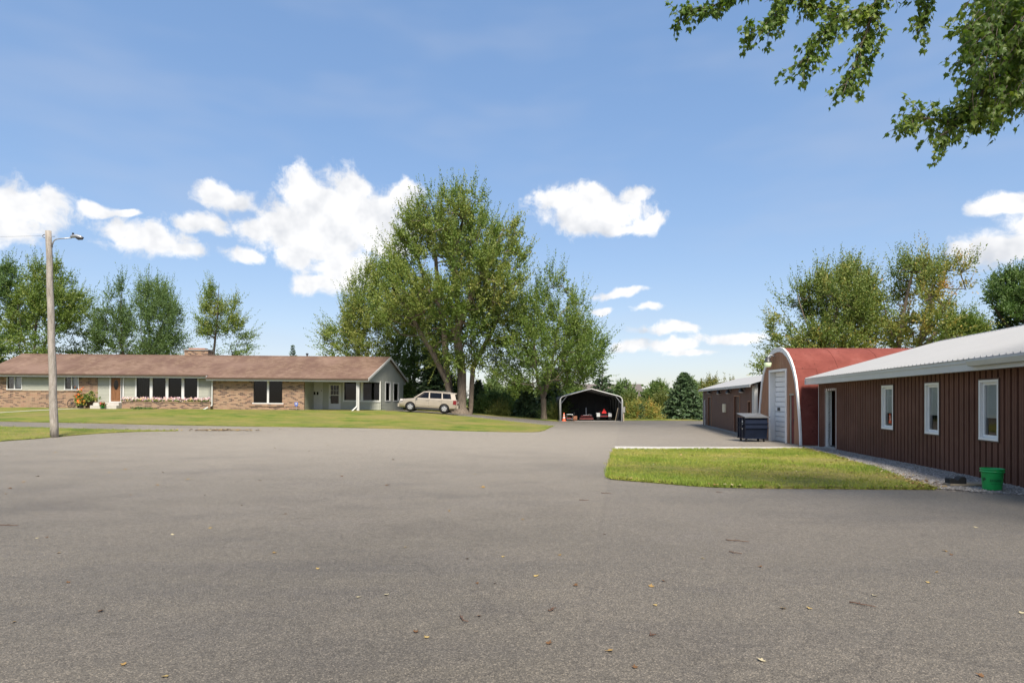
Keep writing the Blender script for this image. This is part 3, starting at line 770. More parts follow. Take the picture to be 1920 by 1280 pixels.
mb = MB(); siding(mb, g0, g1, slab_z-.12, ZT, eh); mb.build('siding', MT['sage'], house, fix=False)
gd = Vector(((g1[0]-g0[0])/gl, (g1[1]-g0[1])/gl)); gn = Vector((gd.y, -gd.x))
mb = MB(); mb.add([(g0[0]-gn.x*.15, g0[1]-gn.y*.15+.2, zg), (g1[0]-gn.x*.15, g1[1]-gn.y*.15, zg), (g1[0], g1[1], zg), (g0[0], g0[1], zg),
    (g0[0]-gn.x*.15, g0[1]-gn.y*.15+.2, slab_z-.1), (g1[0]-gn.x*.15, g1[1]-gn.y*.15, slab_z-.1), (g1[0], g1[1], slab_z-.1), (g0[0], g0[1], slab_z-.1)],
    [(0, 1, 2, 3), (7, 6, 5, 4), (3, 2, 6, 7), (0, 4, 5, 1), (1, 5, 6, 2), (0, 3, 7, 4)]); mb.build('foundation', MT['foundation'], house)
for a, b, c, d in eh:
    fr = MB(); fw = .12
    def P(s, z, o): return (g0[0]+gd.x*s+gn.x*o, g0[1]+gd.y*s+gn.y*o, z)
    def bar(s0, s1, za, zb):
        fr.add([P(s0, za, -.05), P(s1, za, -.05), P(s1, zb, -.05), P(s0, zb, -.05), P(s0, za, .045), P(s1, za, .045), P(s1, zb, .045), P(s0, zb, .045)],
               [(3, 2, 1, 0), (4, 5, 6, 7), (0, 1, 5, 4), (1, 2, 6, 5), (2, 3, 7, 6), (3, 0, 4, 7)])
    bar(a-fw, b+fw*1.6, d, d+.09); bar(a-fw, b+fw*1.6, c-.09, c); bar(a-fw, a, c, d); bar(b, b+fw*1.6, c, d)
    w = fr.build('window', MT['white_trim'], house)
    pn = MB(); pn.add([P(a-.01, c-.01, -.02), P(b+.01, c-.01, -.02), P(b+.01, d+.01, -.02), P(a-.01, d+.01, -.02)], [(0, 1, 2, 3)]); pn.build('pane', MT['glass'], w, fix=False)
# rear wall, left end wall, floor and a plain room behind the glass
MB().box(xA, g1[0], LY(61.0), LY(61.2), zg, ZT).build('rear_wall', MT['sage'], house)
MB().box(xA, xA+.2, yl+.2, LY(61.0), zg, ZT).build('end_wall', MT['brick'], house)
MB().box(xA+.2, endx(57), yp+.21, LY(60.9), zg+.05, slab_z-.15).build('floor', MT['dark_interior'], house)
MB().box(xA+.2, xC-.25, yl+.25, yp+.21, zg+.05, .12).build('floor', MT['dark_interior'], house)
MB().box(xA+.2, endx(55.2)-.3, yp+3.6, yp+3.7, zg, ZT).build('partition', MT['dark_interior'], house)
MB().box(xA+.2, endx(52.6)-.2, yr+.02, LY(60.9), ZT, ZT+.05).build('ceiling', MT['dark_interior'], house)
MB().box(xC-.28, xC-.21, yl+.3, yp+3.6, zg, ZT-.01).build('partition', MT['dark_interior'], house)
# roof: one slope, the right wing reaches half a metre further out
YRG = 57.0; ZR = 5.63-HP[2]; SL = .41
def rz(Y): return ZR-SL*abs(YRG-Y)
xR0 = -11.67-HP[0]
def rx(Y): return -11.67+(Y-51.9)*(1.52/9.3)-HP[0]
xJ = LX(389, 52.2)
def slope_sheet(mb, pts, th=.07):
    n = len(pts); top = [(x, LY(Y), rz(Y)) for x, Y in pts]; bot = [(x, LY(Y), rz(Y)-th) for x, Y in pts]
    mb.add(top+bot, [tuple(range(n)), tuple(reversed(range(n, 2*n)))]+[(i, i+n, (i+1) % n+n, (i+1) % n) for i in range(n)])
mb = MB(); slope_sheet(mb, [(xA-.4, 52.4), (xJ, 52.4), (xJ, 51.9), (rx(51.9), 51.9), (rx(57), 57.0), (xA-.4, 57.0)])
slope_sheet(mb, [(xA-.4, 57.0), (rx(57), 57.0), (rx(61.8), 61.8), (xA-.4, 61.8)])
roof = mb.build('roof', MT['shingle'], house, fix=True)
mb = MB()   # ridge caps
k = 0; x = xA-.4
while x < rx(57)-.3:
    mb.add([(x, LY(56.82), rz(56.82)+.012), (x+.32, LY(56.82), rz(56.82)+.018), (x+.32, LY(57), ZR+.03), (x, LY(57), ZR+.022), (x+.32, LY(57.18), rz(57.18)+.018), (x, LY(57.18), rz(57.18)+.012)], [(0, 1, 2, 3), (3, 2, 4, 5)]); x += .3
mb.build('ridge_cap', MT['shingle'], roof, fix=False)
def eave(x0, x1, Y):
    zt = rz(Y)-.03
    m = MB(); m.prism([(LY(Y)-.11, zt-.11), (LY(Y)-.005, zt-.12), (LY(Y)-.005, zt), (LY(Y)-.13, zt+.005)], x0, x1, 'x'); m.build('gutter', MT['brown_gutter'], house)
    m = MB(); m.box(x0, x1, LY(Y), LY(Y)+.03, zt-.245, zt-.055); m.build('fascia', MT['white'], house)
eave(xA-.4, xJ, 52.4); eave(xJ, rx(51.9), 51.9)
MB().box(xA-.4, xB+.2, LY(52.43), yl+.1, rz(52.4)-.25, rz(52.4)-.22).build('soffit', MT['white'], house)
MB().box(xJ, endx(52.3), LY(51.93), yp+.05, rz(51.9)-.25, rz(51.9)-.22).build('soffit', MT['sage'], house)
MB().box(xJ-.02, xJ+.02, LY(51.93), LY(52.43), rz(51.9)-.25, rz(52.4)-.08).build('eave_return', MT['white'], house)
# gable end
a0 = (endx(51.93), LY(51.93)); a1 = (endx(61.7), LY(61.7)); al = hypot(a1[0]-a0[0], a1[1]-a0[1])
def gable_rng(z):
    if z > ZR-.15: return None
    dy = (ZR-.09-z)/SL; s0 = max(0, (YRG-dy-51.93)/(61.7-51.93)*al); s1 = min(al, (YRG+dy-51.93)/(61.7-51.93)*al)
    return (s0, s1) if s1 > s0 else None
mb = MB(); siding(mb, a0, a1, rz(51.9)-.25, ZR-.1, course=.118, topf=gable_rng); mb.build('gable_siding', MT['sage'], house, fix=False)
mb = MB()
mb.add([(a0[0]-.02, a0[1], rz(51.93)-.25), (a1[0]-.02, a1[1], rz(61.7)-.25), (endx(57)-.02, LY(57), ZR-.08)], [(0, 1, 2)]); mb.build('gable_backing', MT['sage'], house, fix=False)
for Ya, Yb in ((51.9, 57.0), (57.0, 61.8)):
    m = MB(); A = (rx(Ya), LY(Ya), rz(Ya)); B = (rx(Yb), LY(Yb), rz(Yb))
    vs = []
    for (x, y, z) in (A, B):
        vs += [(x-.02, y, z+.005), (x+.025, y, z+.005), (x+.025, y, z-.19), (x-.02, y, z-.19)]
    m.add(vs, [(0, 1, 2, 3), (7, 6, 5, 4), (0, 4, 5, 1), (1, 5, 6, 2), (2, 6, 7, 3), (3, 7, 4, 0)]); m.build('bargeboard', MT['white'], house)
# soffit under the rakes
for Ya, Yb in ((51.9, 57.0), (57.0, 61.8)):
    m = MB(); m.add([(endx(Ya), LY(Ya), rz(Ya)-.1), (rx(Ya), LY(Ya), rz(Ya)-.1), (rx(Yb), LY(Yb), rz(Yb)-.1), (endx(Yb), LY(Yb), rz(Yb)-.1)], [(0, 1, 2, 3)]); m.build('rake_soffit', MT['brown_gutter'], house, fix=False)
# downspouts
def downspout(px, Y, kick):
    x = LX(px, Y); y = LY(Y)
    m = MB(); zt = rz(51.9)-.2; z0 = .25
    for a, b in (((x, y, zt), (x, y+.0, z0+.12)), ((x, y, z0+.14), (x+kick, y-.3, z0-.33))):
        d = Vector(b)-Vector(a); d.normalize(); r = d.cross(Vector((0, 1, 0))).normalized() if abs(d.y) < .9 else Vector((1, 0, 0)); u = d.cross(r)
        c = (Vector(a)+Vector(b))/2; m.obox(c, r*.045, u*.04, (Vector(b)-Vector(a))/2)
    m.build('downspout', MT['white'], house)
downspout(397.5, 52.3, -.75); downspout(669, 52.2, -.42)
m = MB(); x = LX(671.8, 52.4); m.box(x-.1, x+.1, LY(52.25), LY(52.45), slab_z, rz(51.9)-.24); m.build('porch_post', MT['white'], house)
# front door with frame, oval light and side light
fd = MB(); x0, x1, z0, z1 = dor
fd.box(x0-.02, x0+.09, yl-.03, yl+.12, z0, z1); fd.box(x1-.06, x1+.06, yl-.03, yl+.12, z0, z1); fd.box(x0+.09, x1-.06, yl-.03, yl+.12, z1-.06, z1); fd.box(x0-.02, x1+.06, yl-.06, yl+.12, z0-.07, z0)
fr = fd.build('door_frame', MT['white_trim'], house)
dd = MB(); dx1 = x0+.09+(x1-x0)*.72
dd.box(x0+.09, dx1, yl+.05, yl+.10, z0, z1-.06)
for sx_ in (0, 1):
    w_ = (dx1-x0-.09); xa = x0+.09+w_*(.14+.4*sx_); dd.box(xa, xa+w_*.3, yl+.035, yl+.05, z0+.2, z0+.78)
door = dd.build('front_door', MT['door_wood'], house)
cx = (x0+.09+dx1)/2; cz = z0+1.38
ov = MB(); ov.add([(cx+.19*cos(t*pi/10), yl+.045, cz+.42*sin(t*pi/10)) for t in range(20)], [tuple(range(20))]); ov.build('door_light', MT['car_glass'], door, fix=False)
MB().tube([(dx1-.07, yl+.05, z0+1.0), (dx1-.07, yl-.01, z0+1.0), (dx1-.13, yl-.01, z0+1.0)], .012, 6).build('handle', MT['grey_metal'], door)
MB().box(dx1, dx1+.05, yl-.01, yl+.1, z0, z1-.06).build('mullion', MT['white_trim'], fr)
MB().box(dx1+.05, x1-.06, yl+.06, yl+.07, z0, z1-.06).build('side_light', MT['car_glass'], fr)
# entrance steps
zs0 = wz(765.5, 215, 52.0)
MB().box(LX(181, 52.2), LX(229, 52.2), LY(51.75), yl-.035, zg, z0-.085).build('entrance_step', MT['concrete'], house)
MB().box(LX(177, 51.9), LX(226, 51.9), LY(51.35), LY(51.74), zg, (z0-.07+zs0)/2).build('entrance_step', MT['concrete'], house)
# porch doors
x0, x1, z0, z1 = gdoor
gdm = MB(); gdm.box(x0+.02, x1-.22, yp+.03, yp+.09, z0, z1)
gdo = gdm.build('side_door', MT['white'], house)
for i in range(4):
    xa = x0+.04+i*.265
    MB().box(xa, xa+.15, yp+.02, yp+.028, z0+1.26, z0+1.52).build('pane', MT['car_glass'], gdo)
MB().box(x1-.22, x1+.03, yp-.02, yp+.09, z0, z1).build('door_trim', MT['white'], house)
MB().box(x1-.08, x1-.05, yp-.05, yp-.02, z0+1.55, z0+1.7).build('porch_light', MT['dark_metal'], house)
x0, x1, z0, z1 = edoor
dm = MB(); fw = .12
dm.box(x0-.05, x0+fw, yp, yp+.1, z0, z1); dm.box(x1-fw, x1+.05, yp, yp+.1, z0, z1); dm.box(x0+fw, x1-fw, yp, yp+.1, z1-.12, z1); dm.box(x0+fw, x1-fw, yp, yp+.1, z0, z0+.5); dm.box(x0+fw, x1-fw, yp, yp+.1, z0+1.20, z0+1.26)
for i in (1, 2): dm.box(x0+fw+(x1-x0-2*fw)*i/3-.012, x0+fw+(x1-x0-2*fw)*i/3+.012, yp+.02, yp+.05, z0+1.26, z1-.12)
dm.box(x0+fw, x1-fw, yp+.02, yp+.05, z0+1.62, z0+1.645)
ed = dm.build('storm_door', MT['white'], house)
MB().box(x0+fw, x1-fw, yp+.055, yp+.065, z0+.5, z0+1.2).build('pane', MT['glass'], ed); MB().box(x0+fw, x1-fw, yp+.055, yp+.065, z0+1.26, z1-.12).build('pane', MT['glass'], ed)
MB().box(x0+fw-.06, x0+fw-.03, yp-.04, yp, z0+.95, z0+1.1).build('handle', MT['dark_metal'], ed)
# chimney and vent
cx0, cx1 = LX(349, 57.6), LX(393, 57.6); zc = wz(657.5, 370, 57.6)
cm = MB(); cm.box(cx0, cx1, LY(57.2), LY(58.1), ZR-.6, zc); ch = cm.build('chimney', MT['brick'], roof)
MB().box(cx0-.06, cx1+.06, LY(57.13), LY(58.17), zc, zc+.10).build('chimney_cap', MT['foundation'], ch)
MB().box(cx0+.3, cx1-.35, LY(57.35), LY(57.95), zc+.10, zc+.22).build('flue', MT['terracotta'], ch)
vx = LX(575, 58); MB().tube([(vx, LY(58), ZR-.5), (vx, LY(58), ZR+.22)], .07, 8).lathe([(.07, 0), (.13, .02), (.13, .12), (.0, .16)], 8, (vx, LY(58), ZR+.20)).build('roof_vent', MT['dark_metal'], roof)
# brick planter with a row of flowers under the picture window
px0, px1 = LX(230, 52.3), LX(395.5, 52.3); pz1 = wz(754, 312, 52.3)
hwall('planter_wall', MT['brick'], px0, px1, zg, pz1, LY(52.15), LY(52.35))
MB().box(px0-.03, px1, LY(52.11), LY(52.39), pz1, pz1+.06).build('planter_cap', MT['brick'], house)
MB().box(px0, px1, LY(52.351), yl+.055, zg, pz1-.05).build('planter_soil', MT['soil'], house)

def flower_mass(name, pts, size, mat, parent, nq=5):
    n = len(pts)*nq; P = np.repeat(np.array(pts), nq, 0)+RNG.normal(0, size*.5, (n, 3)); d = RNG.normal(0, 1, (n, 3)); d /= np.linalg.norm(d, axis=1)[:, None]
    e = np.cross(d, RNG.normal(0, 1, (n, 3))); e /= np.linalg.norm(e, axis=1)[:, None]; s = RNG.uniform(.5, 1, n)[:, None]*size
    V = np.stack([P-d*s, P+e*s*.7, P+d*s, P-e*s*.7], 1)
    t = np.repeat(np.repeat(RNG.uniform(0, 1, len(pts)), nq), 4)
    return fast_mesh(name, V.reshape(-1, 3), 4, np.arange(4*n), mat, parent, t)
def loc3(px, py, Y): return ((px-960)*Y/F, Y, CAMZ+(HZ-py)*Y/F)
fl = thing('flower_row', 'long row of pink, white and yellow flowers in the brick planter', 'flowers', loc3(312, 753, 52.65))
w = 166*52.3/F
stuff(flower_mass('blossoms', [(random.uniform(-w/2, w/2), random.uniform(-.2, .2), random.uniform(.06, .33)-TILT*0) for _ in range(420)], .075, MT['petal'], fl))
stuff(flower_mass('leaves', [(random.uniform(-w/2, w/2), random.uniform(-.22, .22), random.uniform(-.08, .15)) for _ in range(500)], .08, MT['leaf'], fl))
fl.rotation_euler = (0, TILT, 0)
def potted(px, py, Y, label, petal, h=.35, r=.16, spread=.3, pot='terracotta', lift=.25, nb=60):
    t = thing('potted_plant', label, 'plant', loc3(px, py, Y), group='plants by the front door')
    MB().lathe([(.0, 0), (r*.75, 0), (r, h), (r*1.05, h), (r*1.05, h+.03), (r*.9, h+.03), (r*.85, h-.03), (0, h-.03)], 14).build('pot', MT[pot], t, True)
    stuff(flower_mass('leaves', [(random.gauss(0, spread*.6), random.gauss(0, spread*.4), h+abs(random.gauss(0, lift*.6))) for _ in range(nb)], .09, MT['leaf'], t))
    if petal: stuff(flower_mass('blossoms', [(random.gauss(0, spread*.55), random.gauss(0, spread*.4)-.05, h+lift*.4+abs(random.gauss(0, lift*.6))) for _ in range(nb//2)], .07, MT[petal], t))
potted(149, 764.5, 51.9, 'pot of tall orange flowers left of the front door', 'petal_orange', .5, .2, .3, 'wicker', .6, 90)
potted(153, 765.5, 51.5, 'low pot of small yellow-orange flowers before the tall orange ones', 'petal_orange', .28, .17, .3, 'black_plastic', .25)
potted(168, 763.5, 51.9, 'dark barrel planter of leafy green plants beside the brick wall', None, .5, .36, .5, 'wicker', .55, 160)
potted(192, 764.8, 51.2, 'small green pot of red flowers before the entrance step', 'petal_red', .22, .13, .16, 'bucket', .16, 40)
# round wheel leaning on the brick
wh = thing('wagon_wheel', 'dark round spoked wheel ornament leaning on the brick wall', 'ornament', loc3(133.5, 763.5, 52.6), (radians(-12), 0, 0))
m = MB(); R = .36
m.tube([(R*cos(t*pi/12), 0, R+R*sin(t*pi/12)) for t in range(25)], .035, 6, False); m.build('rim', MT['wicker'], wh)
for i in range(8):
    a = i*pi/4; MB().tube([(0, 0, R), (R*cos(a), 0, R+R*sin(a))], .018, 5).build('spoke', MT['wicker'], wh)
MB().tube([(0, -.06, R), (0, .06, R)], .07, 10).build('hub', MT['dark_metal'], wh)
# yard sign by the right wing
sg = thing('yard_sign', 'small blue and white yard sign against the right brick wall', 'sign', loc3(555.5, 766.5, 52.0))
MB().box(-.015, .015, 0, .015, -.05, .25).build('stake', MT['grey_metal'], sg)
_b = plain('sign_blue', (.10, .14, .42), .4, .05)
MB().prism([(-.13, .3), (0, .2), (.13, .3), (.15, .5), (.08, .56), (-.08, .56), (-.15, .5)], -.012, .0).build('panel', _b, sg)
MB().prism([(-.07, .38), (.05, .36), (.08, .48), (-.05, .5)], -.017, -.013).build('panel_mark', MT['white'], sg)
bsh = thing('shrub', 'low green creeping shrub before the brick planter', 'shrub', loc3(267, 767, 51.5))
stuff(flower_mass('leaves', [(random.gauss(0, .45), random.gauss(0, .2), abs(random.gauss(.03, .06))) for _ in range(160)], .07, MT['leaf_dark'], bsh))
# things seen through the windows
cu = thing('curtain', 'tan curtain hanging inside the left pane of the picture window', 'curtain', (LX(260, YL+.5)+HP[0], YL+.5, HP[2]+pic[2]+.2))
m = MB(); n = 14
vs = [(i*.06, .04*sin(i*1.6), z) for z in (0, 2.0) for i in range(n)]
m.add(vs, [(i, i+1, n+i+1, n+i) for i in range(n-1)]); m.build('cloth', MT['curtain'], cu, True, False)
for px_, txt in ((26, 'pale blind behind the leftmost house window'), (134, 'pale blind behind the window next to the front door')):
    b = MB().box(-.03, .62, 0, .01, .28, 1.12)
    o = b.build('window_blind', MT['blind'], None); o.location = (LX(px_, YL)+HP[0], YL+.25, HP[2]+wL1[2]+.02); tag(o, txt, 'blind')
    b = MB().box(-.62, -.05, 0, .01, .28, 1.12)
    o = b.build('window_screen', MT['dark_interior'], None); o.location = (LX(px_, YL)+HP[0], YL+.3, HP[2]+wL1[2]+.02); tag(o, txt.replace('pale blind', 'grey screen half'), 'screen')
lm = thing('table_lamp', 'table lamp with cream shade seen through the picture window', 'lamp', (LX(290.5, 54.2)+HP[0], 54.2, HP[2]+.62))
MB().lathe([(.0, 0), (.11, 0), (.12, .03), (.05, .06), (.07, .2), (.03, .38), (.015, .5)], 12).build('base', MT['terracotta'], lm, True)
MB().lathe([(.20, .45), (.11, .75)], 14).build('lamp_shade', MT['lampshade'], lm, True)
MB().box(-.35, .35, -.25, .25, -.03, 0).box(-.3, -.26, -.2, -.16, -.6, -.03).box(.26, .3, -.2, -.16, -.6, -.03).box(-.3, -.26, .16, .2, -.6, -.03).box(.26, .3, .16, .2, -.6, -.03).build('table', MT['door_wood'], lm)
for px_, lb in ((334, 'pale wingback armchair behind the third pane of the picture window'), (356, 'pale high-backed armchair behind the rightmost pane of the picture window')):
    ac = thing('armchair', lb, 'armchair', (LX(px_, 54.4)+HP[0], 54.4, HP[2]+.12), (0, 0, .5), 'armchairs in the living room')
    MB().box(-.35, .35, -.35, .35, .2, .45).build('seat', MT['curtain'], ac); MB().prism([(-.38, .4), (.38, .4), (.36, 1.05), (.2, 1.15), (-.2, 1.15), (-.36, 1.05)], .25, .4).build('backrest', MT['lampshade'], ac)
    for s_ in (-1, 1): MB().box(s_*.44-.08, s_*.44+.08, -.35, .35, .1, .65).build('armrest', MT['curtain'], ac)
# ================================================================ brown steel building (right)
ANG = atan2(-.984, -.178)
bb = thing('brown_building', 'long brown ribbed steel building with white metal roof on the right', 'building', (BX, BY, 0), (0, 0, ANG))
BL = 17.3; BD = 9.2; FB = 2.36; FT = 2.60     # length, depth, fascia bottom and top
def bxY(px):   # distance along the wall at which a photograph column is met
    r = (px-960)/F; Y = 7.75/(r-.181); return (BY-Y)*1.0163
wins = []
for a, b in ((1659.5, 1678.5), (1742, 1765), (1845, 1877)):
    wins.append((bxY(a), bxY(b), .93, 2.11))
bdoor = (bxY(1551), bxY(1569), -.12, 2.09)
holes = [(w[0]-.04, w[1]+.04, w[2]-.04, w[3]+.04) for w in wins]+[(bdoor[0], bdoor[1], -.2, bdoor[3])]
MOD = .2286
def prof_segs(x0, x1):
    """corrugation profile as (x, y) points between x0 and x1; wide proud flats and narrow deep grooves"""
    pts = []; k = int(math.floor(x0/MOD))-1
    raw = []
    while k*MOD < x1+MOD:
        b = k*MOD; raw += [(b+.006, -.062), (b+.070, -.062), (b+.080, -.052), (b+.090, -.062), (b+.158, -.062), (b+.166, 0.02), (b+.216, 0.02)]; k += 1
    def at(x):
        for (a, ya), (b, yb) in zip(raw[:-1], raw[1:]):
            if a <= x <= b: return ya+(yb-ya)*(x-a)/(b-a)
        return 0
    xs = sorted(set([x0, x1]+[p[0] for p in raw if x0 < p[0] < x1]+[h[i] for h in holes for i in (0, 1) if x0 < h[i] < x1]))
    return [(x, at(x)) for x in xs]
def wall_sheet(x0, x1, z0, z1):
    m = MB(); pts = prof_segs(x0, x1)
    for (a, ya), (b, yb) in zip(pts[:-1], pts[1:]):
        cx = (a+b)/2; ivs = [(z0, z1)]
        for h in holes:
            if h[0] < cx < h[1]:
                nv = []
                for c, d in ivs:
                    if h[2] > c: nv.append((c, min(d, h[2])))
                    if h[3] < d: nv.append((max(c, h[3]), d))
                ivs = nv
        for c, d in ivs: m.add([(a, ya, c), (b, yb, c), (b, yb, d), (a, ya, d)], [(0, 1, 2, 3)])
    return m.build('wall_panel', MT['brown_metal'], bb, fix=False)
x = 0.10
while x < BL-.05:
    wall_sheet(x, min(x+4*MOD, BL), -.18, FB+.12); x += 4*MOD
# inner shell, far end wall, near end wall, rear wall
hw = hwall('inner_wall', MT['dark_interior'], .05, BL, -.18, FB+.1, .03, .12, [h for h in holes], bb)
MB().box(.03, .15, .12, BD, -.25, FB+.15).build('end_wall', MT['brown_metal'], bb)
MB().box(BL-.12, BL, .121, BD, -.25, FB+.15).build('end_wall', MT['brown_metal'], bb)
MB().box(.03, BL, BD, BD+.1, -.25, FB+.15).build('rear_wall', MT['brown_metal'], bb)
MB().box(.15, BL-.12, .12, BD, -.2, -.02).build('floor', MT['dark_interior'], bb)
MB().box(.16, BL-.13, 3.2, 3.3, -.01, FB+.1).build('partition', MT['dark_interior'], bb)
MB().box(-.01, .10, -.05, .05, -.2, FB+.05).build('corner_trim', MT['white_trim'], bb)
# fascia, soffit, gutter
OH = .40
MB().box(-.42, BL+.3, -OH-.025, -OH, FB, FT-.03).build('fascia', MT['white_trim'], bb)
MB().box(-.42, BL+.3, -OH-.045, -OH-.0255, FT-.075, FT+.005).build('drip_edge', MT['white_trim'], bb)
MB().box(-.40, BL+.28, -OH+.002, .02, FB+.015, FB+.03).build('soffit', MT['white'], bb)
gx = bxY(1866)
gm = MB(); gm.prism([(-OH-.047, FT-.16), (-OH-.13, FT-.15), (-OH-.17, FT-.05), (-OH-.165, FT-.02), (-OH-.047, FT-.02)], gx, BL+.3, 'x'); gm.build('gutter', MT['white'], bb)
# roof sheets
RY = 4.6; RZ = 4.06; rs = (RZ-FT)/(RY+OH+.05)
def roof_sheet(x0, x1, front):
    m = MB(); pts = []; k = math.floor(x0/MOD)-1; raw = []
    while k*MOD < x1+MOD:
        b = k*MOD; raw += [(b, 0), (b+.085, 0), (b+.098, .032), (b+.122, .032), (b+.135, 0)]; k += 1
    def at(x):
        for (a, ya), (b, yb) in zip(raw[:-1], raw[1:]):
            if a <= x <= b: return ya+(yb-ya)*(x-a)/(b-a)
        return 0
    xs = sorted(set([x0, x1]+[p[0] for p in raw if x0 < p[0] < x1]))
    for a, b in zip(xs[:-1], xs[1:]):
        ya, yb = at(a), at(b)
        e = -OH-.06; r = RY
        if front:
            m.add([(a, e, FT+.012+ya), (b, e, FT+.012+yb), (b, r, RZ+ya), (a, r, RZ+yb if False else RZ+ya)], [(0, 1, 2, 3)])
            m.v[-2] = (b, r, RZ+yb)
            m.add([(a, e, FT+.002), (b, e, FT+.002), (b, e, FT+.012+yb), (a, e, FT+.012+ya)], [(0, 1, 2, 3)])
        else:
            m.add([(a, r, RZ+ya), (b, r, RZ+yb), (b, BD+.5, FT+yb), (a, BD+.5, FT+ya)], [(0, 1, 2, 3)])
    return m.build('roof_panel', MT['steel_roof'], bb, fix=False)
x = -.44
while x < BL+.25:
    for fr_ in (True, False): roof_sheet(x, min(x+4*MOD, BL+.32), fr_)
    x += 4*MOD
MB().add([(-.46, -OH-.06, FT-.02), (-.46, RY, RZ-.02), (-.46, RY, RZ-.2), (-.46, -OH-.06, FB), (-.43, -OH-.06, FT-.02), (-.43, RY, RZ-.02), (-.43, RY, RZ-.2), (-.43, -OH-.06, FB)],
         [(0, 1, 2, 3), (7, 6, 5, 4), (0, 4, 5, 1), (1, 5, 6, 2), (2, 6, 7, 3), (3, 7, 4, 0)]).build('bargeboard', MT['white_trim'], bb)
MB().add([(-.46, RY, RZ-.02), (-.46, BD+.5, FT-.02), (-.46, BD+.5, FB), (-.46, RY, RZ-.2), (-.43, RY, RZ-.02), (-.43, BD+.5, FT-.02), (-.43, BD+.5, FB), (-.43, RY, RZ-.2)],
         [(0, 1, 2, 3), (7, 6, 5, 4), (0, 4, 5, 1), (1, 5, 6, 2), (2, 6, 7, 3), (3, 7, 4, 0)]).build('bargeboard', MT['white_trim'], bb)
MB().add([(.04, 0, FB), (.04, BD, FB), (.04, RY, RZ-.1)], [(0, 1, 2)]).build('gable_wall', MT['brown_metal'], bb, fix=False)
MB().add([(BL-.02, 0, FB), (BL-.02, BD, FB), (BL-.02, RY, RZ-.1)], [(0, 1, 2)]).build('gable_wall', MT['brown_metal'], bb, fix=False)
MB().add([(-.46, RY-.18, RZ-.05+.03), (BL+.32, RY-.18, RZ-.05+.03), (BL+.32, RY, RZ+.035), (-.46, RY, RZ+.035), (BL+.32, RY+.18, RZ-.02), (-.46, RY+.18, RZ-.02)], [(0, 1, 2, 3), (3, 2, 4, 5)]).build('ridge_cap', MT['steel_roof'], bb, fix=False)
# windows: dark outer edge, deep white frame, inner sash, pane
for i, (x0, x1, z0, z1) in enumerate(wins):
    m = MB()
    m.box(x0-.05, x1+.05, -.082, .06, z1+.055, z1+.085); m.box(x0-.05, x1+.05, -.082, .06, z0-.085, z0-.055); m.box(x0-.085, x0-.05, -.082, .06, z0-.085, z1+.085); m.box(x1+.05, x1+.085, -.082, .06, z0-.085, z1+.085)
    w = m.build('window', MT['brown_trim'], bb)
    m = MB(); o = .05
    m.box(x0-o, x1+o, -.086, .055, z1, z1+.055); m.box(x0-o, x1+o, -.090, .055, z0-.055, z0); m.box(x0-o, x0, -.086, .055, z0, z1); m.box(x1, x1+o, -.086, .055, z0, z1)
    m.build('frame', MT['white_shade_lift'], w)
    m = MB(); s = .055
    m.box(x0+.002, x1-.002, -.030, .04, z1-s, z1-.002); m.box(x0+.002, x1-.002, -.030, .04, z0+.002, z0+s); m.box(x0+.002, x0+s, -.030, .04, z0+s, z1-s); m.box(x1-s, x1-.002, -.030, .04, z0+s, z1-s)
    m.build('sash', MT['white_shade_lift'], w)
    MB().add([(x0+s-.005, .0, z0+s-.005), (x1-s+.005, .0, z0+s-.005), (x1-s+.005, .0, z1-s+.005), (x0+s-.005, .0, z1-s+.005)], [(0, 1, 2, 3)]).build('pane', MT['clear_glass'], w, fix=False)
    MB().box(x0+s-.003, x1-s+.003, .022, .028, z0+.42, z1-s).build('blind', MT['blind'], w)
# doorway
x0, x1, z0, z1 = bdoor
m = MB(); m.box(x0-.09, x0, -.06, .16, -.19, z1+.09); m.box(x1, x1+.09, -.06, .16, -.19, z1+.09); m.box(x0, x1, -.06, .16, z1, z1+.09); df = m.build('door_frame', MT['white_shade_lift'], bb)
MB().box(x0-.02, x1+.02, -.1, .12, -.2, -.06).build('door_sill', MT['concrete'], bb)

# ================================================================ red arched shed (quonset)
QX, QY0, QY1 = 11.83, 26.2, 30.8; QB = -.12; QH = 4.20
qs = thing('arched_shed', 'red arched shed with white rimmed front and tall white overhead door', 'shed', (QX, (QY0+QY1)/2, QB))
QW = (QY1-QY0)/2
prof = [(1.0, 0), (.985, .12), (.955, .25), (.92, .36), (.87, .50), (.80, .65), (.70, .765), (.58, .855), (.43, .93), (.26, .98), (.10, .998), (0, 1)]
arch = [(-w, z) for w, z in prof]+[(w, z) for w, z in reversed(prof[:-1])]
def arch_pts(k=1.0, dz=0): return [(w*QW*k, z*(QH*k if k != 1 else QH)+dz) for w, z in arch]
QL = 11.0
